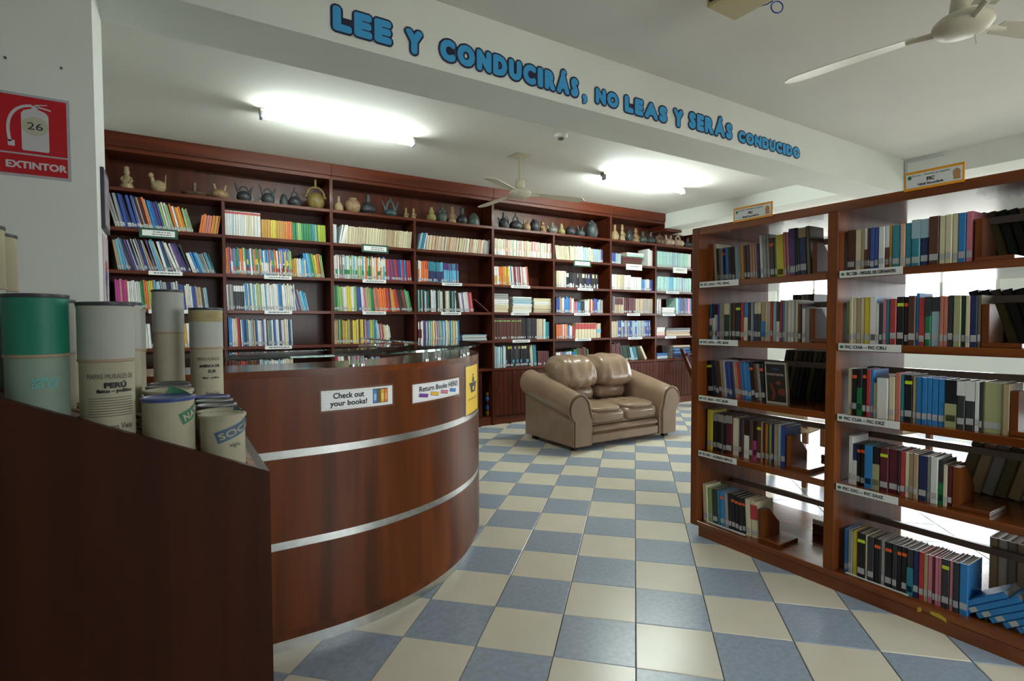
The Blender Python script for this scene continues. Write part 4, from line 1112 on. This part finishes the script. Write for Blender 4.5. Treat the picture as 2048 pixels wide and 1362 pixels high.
def fan(cx, cy, zb, angs, R, label, tilt=.0):
    o = thing('ceiling_fan', label, 'ceiling fan', (cx, cy, zb-.09), 'ceiling fans')
    MB().bbox(cx-.085, cx+.085, cy-.085, cy+.085, CEIL-.006, CEIL-.0005, .002).build('ceiling_plate', M_FAN, o)
    MB().tube([(cx, cy, CEIL-.006), (cx, cy, zb+.12)], .013, 12).build('rod', M_FAN, o, True)
    MB().lathe(cx, cy, [(.03, zb+.135), (.042, zb+.13), (.048, zb+.065), (.04, zb+.055), (.036, zb+.04)], 20).build('canopy', M_FAN, o, True)
    hb = MB().lathe(cx, cy, [(.03, zb+.045), (.085, zb+.038), (.105, zb+.02), (.108, zb+.002), (.09, zb-.022), (.05, zb-.034), (.004, zb-.036)], 28).build('motor_housing', M_FAN, o, True)
    MB().tube([(cx+.04, cy-.03, zb-.03), (cx+.045, cy-.035, zb-.075)], .002, 6).build('pull_cord', M_FAN, hb)
    for a in angs:
        t = R_(a); e = np.array([math.cos(t), math.sin(t), 0]); n = np.array([-math.sin(t), math.cos(t), 0])
        def Pt(r, w_, dz): return tuple(np.array([cx, cy, zb])+e*r+n*w_+np.array([0, 0, dz]))
        MB().tube([Pt(.095, 0, .0), Pt(.16, 0, .004), Pt(.2, 0, .004)], [.014, .012, .01], 8).build('blade_arm', M_FAN, o)
        rings = []
        for k in range(15):
            q = k/14; r = .16+(R-.16)*q
            w_ = .04+.022*math.sin(min(q*1.3, 1)*math.pi/2)
            if q > .86: w_ *= math.sqrt(max(0.02, 1-((q-.86)/.145)**2))
            pit = -.14; dz = .004-.012*q*q
            rings.append([Pt(r, -w_, dz-w_*pit), Pt(r, -w_, dz-w_*pit+.004), Pt(r, 0, dz+.006), Pt(r, w_, dz+w_*pit+.004), Pt(r, w_, dz+w_*pit), Pt(r, 0, dz+.002)])
        MB().loft(rings, True, True).build('blade', M_FAN, o, True)
fan(2.885, 4.423, 2.487, (95, 213, 350), .70, 'cream three-blade ceiling fan hanging in front of the wall bookcases')
fan(2.885, .96, 2.50, (101, 221, 334), .72, 'ceiling fan hanging near the camera above the island bookcase')
sd = thing('smoke_detector', 'small white smoke detector on the ceiling between the two lamps', 'smoke detector', (2.851, 3.729, CEIL-.06))
MB().lathe(2.851, 3.729, [(.055, CEIL-.0005), (.058, CEIL-.012), (.05, CEIL-.03), (.028, CEIL-.036)], 24).build('base', mat('detector_white', '#dfe0dd', .4), sd, True)
MB().lathe(2.851, 3.729, [(.026, CEIL-.036), (.026, CEIL-.046), (.016, CEIL-.052), (.002, CEIL-.053)], 18).build('sensor', mat('detector_grey', '#6a6468', .4), sd, True)
pj = thing('ceiling_box', 'small dark and cream equipment box hanging from the ceiling at the top edge', 'equipment box', (2.20, 1.50, 2.70))
MB().bbox(2.13, 2.34, 1.45, 1.68, 2.70, 2.80, .006).build('housing', mat('box_cream', '#b9ad84', .5), pj)
MB().bbox(2.122, 2.13, 1.47, 1.66, 2.715, 2.79, .002).build('dark_face', M_BLACK, pj)
MB().tube([(2.235, 1.56, 2.80), (2.235, 1.56, CEIL-.0005)], .02, 12).build('ceiling_post', mat('box_cream', '#b9ad84', .5), pj, True)
_cp = []
for px, py in ((1441, 8), (1448, 18), (1465, 22), (1490, 20), (1515, 14), (1535, 8), (1545, 2)):
    p = PZ(2.72, px, py); _cp.append((p[0], p[1], 2.72))
c0 = PZ(2.72, 1554, 15); rr_ = .028
for k in range(26):
    a = math.pi*.75-k*2*math.pi*2/25
    _cp.append((c0[0]+rr_*math.cos(a)*.85, c0[1]-rr_*math.cos(a)*.53, 2.72+.004*(k % 13)/13+rr_*1.0*math.sin(a)))
_cp[0] = (2.20, 1.52, 2.705)
cb = MB().tube(_cp, .0028, 6).build('network_cable', mat('cable_blue', '#24459a', .4), pj)

# ------------------------------------------------------------------ paper slogan on the beam
WORDS = [('LEE', 662, 785, 5, 97, 'LEE'), ('Y', 808, 847, 57, 113, 'first Y'), ('CONDUCIRÁS', 877, 1157, 78, 200, 'CONDUCIRÁS'), (',', 1163, 1174, 188, 210, 'comma'), ('NO', 1189, 1237, 172, 222, 'NO'),
         ('LEAS', 1247, 1334, 187, 250, 'LEAS'), ('Y', 1345, 1366, 217, 257, 'second Y'), ('SERÁS', 1376, 1464, 225, 283, 'SERÁS'), ('CONDUCIDO', 1475, 1599, 258, 320, 'CONDUCIDO')]
def slogan():
    BY = 2.53
    base = lambda x: 0
    for (tx, a, b, t, bt, nm) in WORDS:
        xa, xb = PY(BY, a, t)[0], PY(BY, b, bt)[0]
        if tx in ('Y', ','):
            z1, z0 = PY(BY, (a+b)/2, t)[2], PY(BY, (a+b)/2, bt)[2]
        else:
            z1 = PY(BY, a, t)[2]; z0 = PY(BY, b, bt)[2]
        acc = 'Á' in tx
        if acc: z1 = z1+.045
        o = thing('paper_word', 'blue cut-out paper %s on the white beam' % (('word '+nm) if nm != 'comma' else 'comma after CONDUCIRÁS') if 'Y' not in nm else 'blue cut-out paper letter Y, the %s of the slogan on the beam' % nm.split()[0],
                  'lettering', ((xa+xb)/2, BY, z0), 'paper slogan on the beam')
        W, H = xb-xa, z1-z0
        fn = flat((((xa+xb)/2, BY, (z0+z1)/2), (1, 0, 0), (0, 0, 1), (0, -1, 0)))
        # letter by letter
        ch = list(tx); wid = []
        for c in ch:
            v, f = glyphs(c); wid.append(max(v[:, 0].max()-v[:, 0].min(), .22)+(.10 if c != 'I' else .14))
        tot = sum(wid); bo = min(.011, H*.09); ol = bo*.85
        u = -W/2
        back = MB()
        for c, wd in zip(ch, wid):
            cw = wd/tot*W; v, f = glyphs(c)
            hh = (H-2*ol) if (not acc or c == 'Á') else (H-2*ol)*.80
            cyy = -H/2+ol+hh/2 if tx != ',' else 0
            q0, ff0 = text2d(c, w=cw-ol*1.1-2*bo, h=hh-2*bo, cx=u+cw/2, cy=cyy)
            q, ff = grow(q0, ff0, bo, 12, True)
            m = MB(); put2d(m, q, ff, fn, .005); m.build('letter', M_LBLUE, o, fix=False)
            q, ff = grow(q0, ff0, bo+ol, 14, True); put2d(back, q, ff, fn, .0034)
            if c in 'LEC' and len(ch) > 1:      # paper left standing inside the open letters
                put2d(back, *rect2d(u+cw*.25, u+cw*.95, cyy-hh*.4, cyy+hh*.28 if c != 'L' else cyy+hh*.1), fn, .0031)
            u += cw
        back.build('backing', M_NAVY, o, fix=False)
slogan()

# ------------------------------------------------------------------ extinguisher sign, posters
def ext_sign():
    x0, x1, z0, z1 = -.505, -.297, 1.762, 2.05
    fn = flat(((x0, 2.53, z0), (1, 0, 0), (0, 0, 1), (0, -1, 0))); W, H = x1-x0, z1-z0
    o = card(MB(), fn, 0, W, 0, H, 0, .003).build('extinguisher_sign', mat('sign_white', '#a9a9ae', .4))
    tag(o, 'red and white EXTINTOR sign numbered 26 on the left wall', 'sign')
    e = .009
    t = MB(); put2d(t, *rect2d(0.004, W-e, e, H*.265), fn, .0036); put2d(t, *rect2d(.004, W-e, H*.285, H-e), fn, .0036); t.build('red_field', M_RED, o)
    MW = mat('sign_print_white', '#c2c0c4', .5)
    t = MB(); cx = W*.54
    body = [(cx-.034, H*.32), (cx+.034, H*.32), (cx+.037, H*.34), (cx+.037, H*.76), (cx+.03, H*.80), (cx+.01, H*.83), (cx-.01, H*.83), (cx-.03, H*.80), (cx-.037, H*.76), (cx-.037, H*.34)]
    put2d(t, *poly2d(body), fn, .0042)
    put2d(t, *rect2d(cx-.008, cx+.008, H*.83, H*.87), fn, .0042)
    put2d(t, *poly2d([(cx+.004, H*.855), (cx+.044, H*.83), (cx+.044, H*.845), (cx+.004, H*.875)]), fn, .0042)
    put2d(t, *poly2d([(cx+.002, H*.87), (cx+.034, H*.895), (cx+.034, H*.905), (cx+.0, H*.885)]), fn, .0042)
    hp = []
    for k in range(15):
        q = k/14; hp.append((cx-.008-.064*math.sin(q*math.pi*.62)-.0*q, H*.865-H*.46*q**1.9))
    for i in range(14):
        (a, b), (c, d) = hp[i], hp[i+1]
        nx, ny = -(d-b), c-a; L = math.hypot(nx, ny); nx, ny = nx/L*.0045, ny/L*.0045
        put2d(t, *poly2d([(a+nx, b+ny), (c+nx, d+ny), (c-nx, d-ny), (a-nx, b-ny)]), fn, .0042)
    put2d(t, *rect2d(hp[-1][0]-.006, hp[-1][0]+.012, hp[-1][1]-.014, hp[-1][1]+.006), fn, .0042)
    t.build('pictogram', MW, o)
    t = MB(); put2d(t, *disc2d(cx, H*.62, .037, .033, 28), fn, .0048); t.build('number_sticker', mat('sticker_cream', '#b3b39c', .5), o)
    t = MB(); put2d(t, *text2d('26', w=.042, h=.025, cx=cx, cy=H*.62), fn, .0054); t.build('number', M_INK, o)
    t = MB(); put2d(t, *text2d('EXTINTOR', w=.165, h=.026, bold=.0014, cx=.114, cy=H*.142), fn, .0042); t.build('lettering', MW, o)
ext_sign()
def poster(y0, y1, z0, z1, label, framed):
    fn = flat(((-.225, y0, z0), (0, 1, 0), (0, 0, 1), (1, 0, 0))); W, H = y1-y0, z1-z0
    o = card(MB(), fn, 0, W, 0, H, 0, .012 if framed else .003).build('wall_picture' if framed else 'poster', mat('picture_frame_dark', '#3a3742', .4) if framed else mat('poster_paper', '#b9a9ae', .6))
    tag(o, label, 'picture' if framed else 'poster')
    d = .012 if framed else .003
    if framed:
        card(MB(), fn, .018, W-.018, .018, H-.018, d, d+.001).build('print', mat('picture_print', '#8f8a98', .4, noise=(14, .4, 4)), o)
    else:
        t = MB(); put2d(t, *poly2d([(W*.5, H*.1), (W*.65, H*.2), (W*.55, H*.4), (W*.75, H*.55), (W*.7, H*.7), (W*.4, H*.72), (W*.3, H*.5), (W*.42, H*.3)]), fn, d+.0006); t.build('blue_figure', mat('poster_blue', '#3a3f86', .6), o)
        t = MB(); put2d(t, *disc2d(W*.55, H*.66, W*.2, H*.06), fn, d+.0012); t.build('red_figure', mat('poster_red', '#a04a3a', .6), o)
        t = MB(); label_bars(fn, t, W*.15, W*.8, H*.9, .012, 0); label_bars(fn, t, W*.25, W*.7, H*.84, .01, 0); t.build('lettering', mat('poster_violet', '#6a4f86', .6), o)
poster(2.66, 2.86, 1.62, 1.86, 'dark-framed picture on the narrow end of the left wall', True)
poster(2.67, 2.865, 1.25, 1.60, 'pale poster with a blue figure on the narrow end of the left wall', False)
for k, (px, py) in enumerate(((123, 137), (11, 116))):
    p = PY(2.53, px, py)
    sc_ = MB().tube([(p[0], 2.53, p[2]), (p[0], 2.522, p[2])], .0035, 10).build('wall_screw', mat('screw_steel', '#5a5a58', .4, .8))
    tag(sc_, 'small dark screw in the wall %s the EXTINTOR sign' % ('right above' if k == 0 else 'high above the left of'), 'screw')

# ------------------------------------------------------------------ pottery on the display shelf
POTC = {'bk': ('#2b2d30', 'black'), 'dk': ('#33393a', 'dark grey'), 'gn': ('#3d4a42', 'dark green'), 'tn': ('#846a4c', 'tan'), 'cr': ('#94815f', 'cream'), 'ye': ('#857c4c', 'yellowish'), 'gd': ('#6e5c30', 'golden'),
        'gy': ('#66635c', 'grey'), 'br': ('#5a4436', 'brown'), 'pl': ('#a08a78', 'pale'), 'te': ('#2c4244', 'dark teal')}
def pm(c): return mat('clay_'+POTC[c][1].replace(' ', '_'), POTC[c][0], .42, noise=(28, .4, 5), bump=.5, bscale=55)
POTS = [  # px left, right, top, kind, colour, words
 (239, 269, 333, 'figure', 'cr', 'seated clay figure at the far left of the display shelf'),
 (295, 334, 346, 'animal', 'cr', 'reclining clay animal second from the left on the display shelf'),
 (362, 420, 363, 'plate', 'br', 'flat lidded clay dish left of the dark spouted vessels'),
 (422, 458, 369, 'twin', 'tn', 'squat clay vessel with two dark knobs above the first divider'),
 (470, 506, 367, 'bridge', 'bk', 'horned clay vessel with a bridge handle above the white magazines'),
 (520, 552, 371, 'bridge', 'dk', 'clay vessel with bridge handle and two spouts above the yellow magazines'),
 (559, 577, 388, 'lump', 'dk', 'small clay lump tucked beside the stirrup vessel above the yellow magazines'),
 (576, 603, 376, 'stirrup', 'bk', 'stirrup-spout clay vessel above the green magazines'),
 (613, 650, 358, 'ring', 'gd', 'big round clay jar with ring handle and tall spout'),
 (668, 687, 393, 'bottle', 'cr', 'clay bottle split by a purple stripe right of the first upright'),
 (690, 721, 397, 'round', 'tn', 'round clay pot with a narrow mouth above the white journals'),
 (721, 751, 391, 'bottle', 'bk', 'wide clay bottle with a straight neck above the white journals'),
 (764, 797, 396, 'crown', 'te', 'spiky crown-like clay vessel above the white journals'),
 (807, 817, 416, 'figure', 'ye', 'tiny clay figure left one of the little pair'),
 (822, 832, 417, 'figure', 'cr', 'tiny clay figure right one of the little pair'),
 (854, 872, 415, 'gourd', 'ye', 'gourd-shaped clay bottle just left of the dark cluster vessel'),
 (875, 894, 412, 'cluster', 'gn', 'lumpy clay cluster vessel between two pale figures'),
 (896, 912, 414, 'figure', 'tn', 'standing clay figure behind the fan blade tip'),
 (914, 934, 417, 'bottle', 'bk', 'clay bottle with a thin neck left of the last lump before the upright'),
 (936, 958, 426, 'lump', 'gn', 'broad clay lump last before the middle upright'),
 (996, 1018, 425, 'ewer', 'bk', 'clay ewer first right of the middle upright'),
 (1020, 1043, 426, 'stirrup', 'dk', 'tall stirrup-spout clay vessel above the cream journals'),
 (1044, 1060, 438, 'twin', 'tn', 'clay jar with raised arms above the cream journals'),
 (1061, 1077, 439, 'round', 'bk', 'stout clay jar with a broad rim above the cream journals'),
 (1078, 1092, 442, 'figure', 'tn', 'small clay figure right of the stout black jar'),
 (1093, 1115, 445, 'ewer', 'gy', 'low clay vessel with a slanted spout above the divider'),
 (1116, 1129, 448, 'gourd', 'ye', 'little gourd-shaped clay bottle right of the slanted spout'),
 (1132, 1149, 453, 'round', 'bk', 'low clay pot above the white journals near the third upright'),
 (1152, 1168, 452, 'twin', 'dk', 'small twin-spout clay vessel left of the big egg-shaped jar'),
 (1173, 1193, 441, 'egg', 'dk', 'big egg-shaped clay jar last before the third upright'),
 (1223, 1236, 450, 'bottle', 'cr', 'slim clay bottle first right of the third upright'),
 (1239, 1249, 449, 'figure', 'cr', 'tall clay totem figure second right of the third upright'),
 (1252, 1264, 458, 'egg', 'bk', 'hunched clay jar third right of the third upright'),
 (1265, 1277, 457, 'figure', 'tn', 'clay figure fourth right of the third upright'),
 (1279, 1292, 464, 'bottle', 'gn', 'short clay bottle right of the fourth figure near the beam'),
 (1294, 1308, 465, 'bottle', 'dk', 'short clay bottle beneath the dark end of the cornice'),
 (1310, 1326, 468, 'cluster', 'br', 'clumped clay vessel under the beam corner'),
 (1328, 1345, 470, 'twin', 'pl', 'twin-spout clay vessel under the beam'),
 (1347, 1364, 467, 'stirrup', 'pl', 'stirrup-spout clay vessel under the beam'),
 (1369, 1381, 477, 'bottle', 'dk', 'tiny clay bottle last beside the island bookcase')]
def pot(pl, pr, top, kind, colr, words):
    y = 5.73; z0 = SHZ[0]
    pc = (pl+pr)/2
    py = project((PY(y, pc, top)[0], y, z0))[1]
    xa, xb = PY(y, pl, py)[0], PY(y, pr, py)[0]; x = (xa+xb)/2; w_ = (xb-xa)/2
    H = PY(y, pc, top)[2]-z0; H = max(H, .07)
    o = thing('clay_vessel' if kind not in ('figure', 'animal') else 'clay_figurine', POTC[colr][1]+' '+words, 'pottery', (x, y, z0), 'clay vessels on the display shelf')
    m = pm(colr); B = lambda nm, mb: mb.build(nm, m, o, True)
    r = min(w_, .1)
    def body(rr, h0, h1, sy=1.0):
        return MB().lathe(x, y, [(rr*.45, z0), (rr*.75, z0+(h1)*.06), (rr*.98, z0+h1*.3), (rr, z0+h1*.5), (rr*.85, z0+h1*.75), (rr*.5, z0+h1*.94), (rr*.22, z0+h1)], 20, sy=sy)
    def arch(x0, x1, zb, zt, rad, yy=y):
        return MB().tube([(x0+(x1-x0)*(1-math.cos(math.pi*k/10))/2, yy, zb+(zt-zb)*math.sin(math.pi*k/10)) for k in range(11)], rad, 8)
    def spout(x0, x1, zb, zt, r0, r1): return MB().tube([(x0, y, zb), ((x0+x1)/2, y, (zb+zt)/2), (x1, y, zt)], [r0, (r0+r1)/2, r1], 10)
    if kind == 'figure':
        B('body', MB().lathe(x, y, [(w_*.85, z0), (w_*.95, z0+H*.12), (w_*.7, z0+H*.3), (w_*.62, z0+H*.5), (w_*.4, z0+H*.62)], 16))
        h_ = B('head', MB().ball((x, y, z0+H*.76), (w_*.45, w_*.45, H*.17)))
        B('headdress', MB().lathe(x, y, [(w_*.3, z0+H*.88), (w_*.4, z0+H*.93), (w_*.25, z0+H)], 12))
        for s_ in (-1, 1): B('arm', MB().tube([(x+s_*w_*.55, y-.01, z0+H*.52), (x+s_*w_*.75, y-.03, z0+H*.36), (x+s_*w_*.3, y-.05, z0+H*.26)], [w_*.16, w_*.15, w_*.12], 8))
    elif kind == 'animal':
        B('body', MB().ball((x+w_*.15, y, z0+H*.32), (w_*.8, w_*.5, H*.32), 14, 9))
        B('neck', MB().tube([(x-w_*.35, y, z0+H*.35), (x-w_*.5, y, z0+H*.75)], [w_*.3, w_*.2], 10))
        B('head', MB().ball((x-w_*.62, y, z0+H*.86), (w_*.3, w_*.24, H*.14)))
        B('tail', MB().tube([(x+w_*.8, y, z0+H*.3), (x+w_*.92, y, z0+H*.95)], [w_*.1, w_*.05], 8))
    elif kind == 'plate':
        B('dish', MB().lathe(x, y+.05, [(w_*.4, z0), (w_*.95, z0+H*.22), (w_, z0+H*.32), (w_*.5, z0+H*.4), (w_*.1, z0+H*.45)], 24, sy=.62))
        B('knob', MB().lathe(x-w_*.05, y+.05, [(.014, z0+H*.44), (.02, z0+H*.75), (.014, z0+H), (.004, z0+H)], 12))
    elif kind == 'twin':
        B('body', body(r, 0, H*.68)); B('spout', spout(x-r*.45, x-r*.65, z0+H*.5, z0+H, r*.2, r*.13)); B('spout', spout(x+r*.45, x+r*.65, z0+H*.5, z0+H*.97, r*.2, r*.13))
    elif kind == 'bridge':
        B('body', body(r*.85, 0, H*.58)); B('spout', spout(x-r*.55, x-r*1.0, z0+H*.42, z0+H, r*.2, r*.08)); B('spout', spout(x+r*.55, x+r*.98, z0+H*.42, z0+H*.88, r*.22, r*.09))
        B('bridge_handle', arch(x-r*.5, x+r*.5, z0+H*.5, z0+H*.82, r*.1))
    elif kind == 'stirrup':
        B('body', body(r, 0, H*.55)); B('stirrup_handle', arch(x-r*.5, x+r*.5, z0+H*.46, z0+H*.8, r*.13)); B('spout', spout(x, x, z0+H*.76, z0+H, r*.14, r*.12))
    elif kind == 'ring':
        B('body', body(r*.95, 0, H*.55)); B('ring_handle', arch(x-r*.95, x+r*.95, z0+H*.42, z0+H*.72, r*.12)); B('spout', spout(x, x, z0+H*.68, z0+H, r*.14, r*.12))
        for s_ in (-1, 1): B('knob', MB().ball((x+s_*r*1.02, y, z0+H*.4), r*.2))
    elif kind == 'bottle':
        B('body', MB().lathe(x, y, [(r*.6, z0), (r, z0+H*.18), (r*.98, z0+H*.36), (r*.6, z0+H*.54), (r*.3, z0+H*.64), (r*.27, z0+H*.95), (r*.33, z0+H), (r*.2, z0+H)], 20))
    elif kind == 'round':
        B('body', MB().lathe(x, y, [(r*.5, z0), (r*.9, z0+H*.2), (r, z0+H*.48), (r*.85, z0+H*.75), (r*.5, z0+H*.9), (r*.55, z0+H), (r*.4, z0+H)], 20))
        B('lug', MB().ball((x+r*.85, y, z0+H*.66), r*.18))
    elif kind == 'crown':
        B('body', body(r*.75, 0, H*.42)); B('bridge_handle', arch(x-r*.45, x+r*.45, z0+H*.35, z0+H*.85, r*.12))
        for s_ in (-1, 1): B('spike', spout(x+s_*r*.55, x+s_*r*1.0, z0+H*.32, z0+H*.85, r*.16, r*.05))
        B('finial', spout(x, x, z0+H*.8, z0+H, r*.16, r*.1))
    elif kind == 'gourd':
        B('body', MB().lathe(x, y, [(r*.7, z0), (r, z0+H*.2), (r*.85, z0+H*.42), (r*.5, z0+H*.56), (r*.55, z0+H*.7), (r*.35, z0+H*.86), (r*.3, z0+H), (r*.2, z0+H)], 18))
    elif kind == 'cluster':
        B('body', body(r*.9, 0, H*.7))
        for dx, dz, q in ((-.5, .62, .38), (.5, .7, .34), (0, .82, .32)): B('lobe', MB().ball((x+dx*r, y, z0+dz*H), q*r))
        B('neck', spout(x, x, z0+H*.7, z0+H, r*.24, r*.14))
    elif kind == 'lump':
        B('body', MB().lathe(x, y, [(r*.95, z0), (r, z0+H*.3), (r*.8, z0+H*.65), (r*.45, z0+H*.92), (r*.1, z0+H)], 12)); B('lobe', MB().ball((x-r*.5, y-.01, z0+H*.45), r*.45))
    elif kind == 'ewer':
        B('body', body(r*.8, 0, H*.66)); B('neck', spout(x, x+r*.05, z0+H*.6, z0+H, r*.24, r*.16)); B('spout', spout(x-r*.6, x-r*.98, z0+H*.4, z0+H*.68, r*.16, r*.1))
        B('handle', arch(x+r*.1, x+r*.95, z0+H*.35, z0+H*.75, r*.08))
    elif kind == 'egg':
        B('body', MB().lathe(x, y, [(r*.7, z0), (r, z0+H*.25), (r*.97, z0+H*.5), (r*.7, z0+H*.8), (r*.3, z0+H*.94), (r*.22, z0+H)], 18)); B('lug', MB().ball((x-r*.6, y-.02, z0+H*.78), r*.2))
for p in POTS: pot(*p)

# ------------------------------------------------------------------ small things: toy in the open cupboard, step ladder, chairs beyond the island
def toy():
    p = PY(CY+.12, 981, 832); x = p[0]-.02; y = CY+.13; z = .1
    o = thing('toy_figure', 'blue and yellow plastic toy in the open cupboard behind the counter', 'toy', (x, y, z))
    my, mbl = mat('toy_yellow', '#d8b52c', .4), mat('toy_blue', '#2f78c8', .4)
    MB().bbox(x-.03, x+.03, y-.03, y+.03, z, z+.06, .006).build('base', my, o)
    MB().ball((x, y, z+.1), (.045, .04, .045)).build('lower_ball', mbl, o, True)
    MB().bbox(x-.025, x+.025, y-.02, y+.02, z+.14, z+.17, .004).build('neck', mat('toy_red', '#8a2f34', .4), o)
    MB().ball((x, y, z+.21), (.048, .04, .045)).build('upper_ball', mbl, o, True)
    MB().bbox(x-.028, x+.028, y-.025, y+.025, z+.25, z+.29, .006).build('cap', my, o)
toy()
def ladder():
    o = thing('step_ladder', 'reddish wooden step ladder leaning against the corner bookcase', 'ladder', (6.55, 5.35, 0))
    xa, xb = 6.56, 6.94; y0, y1, zt = 5.12, 5.60, .84
    for x in (xa, xb):
        MB().hull8([(x+dx, y, z) for (y, z) in ((y0, 0), (y1-.045, zt)) for dy in (0, .045) for dx in (0, .03) for y, z in [(y+dy, z)]]).build('rail', WV, o)
    for k in range(4):
        q = (k+.6)/4; y = y0+(y1-.045-y0)*q; z = zt*q
        MB().box(xa+.03, xb, y-.03, y+.07, z-.012, z+.012).build('step', WX, o)
ladder()
def chair(x, y, rot, label):
    o = thing('reading_chair', label, 'chair', (0, 0, 0), 'beige chairs beyond the island bookcase')
    mf, mw = mat('chair_beige', '#a58f72', .6, noise=(10, .08, 3)), mat('chair_wood', '#6d4526', .4)
    MB().bbox(-.22, .22, -.22, .22, .40, .46, .02).build('seat', mf, o, True)
    MB().bbox(-.21, .21, .19, .235, .47, .74, .018).build('backrest', mf, o, True)
    for sx in (-1, 1):
        for sy in (-1, 1):
            MB().bbox(sx*.19-.018, sx*.19+.018, sy*.19-.018, sy*.19+.018, 0, .40 if sy < 0 else .5, .003).build('leg', mw, o)
    o.location = (x, y, 0); o.rotation_euler = (0, 0, rot)
chair(4.15, 2.45, R_(100), 'beige upholstered chair seen through the farther island bay')
chair(4.75, 2.0, R_(80), 'beige upholstered chair farther behind the island bookcase')
def table():
    o = thing('reading_table', 'white-topped reading table beyond the island bookcase', 'table', (5.2, .9, 0))
    mw = mat('table_leg_metal', '#4a4a4e', .4, .6)
    MB().bbox(4.55, 5.85, .45, 1.35, .71, .745, .006).build('tabletop', mat('table_white', '#e2e2df', .3), o)
    for x in (4.62, 5.75):
        for y in (.52, 1.25): MB().bbox(x, x+.04, y, y+.04, 0, .71, .004).build('leg', mw, o)
table()
print('books', NBOOK)
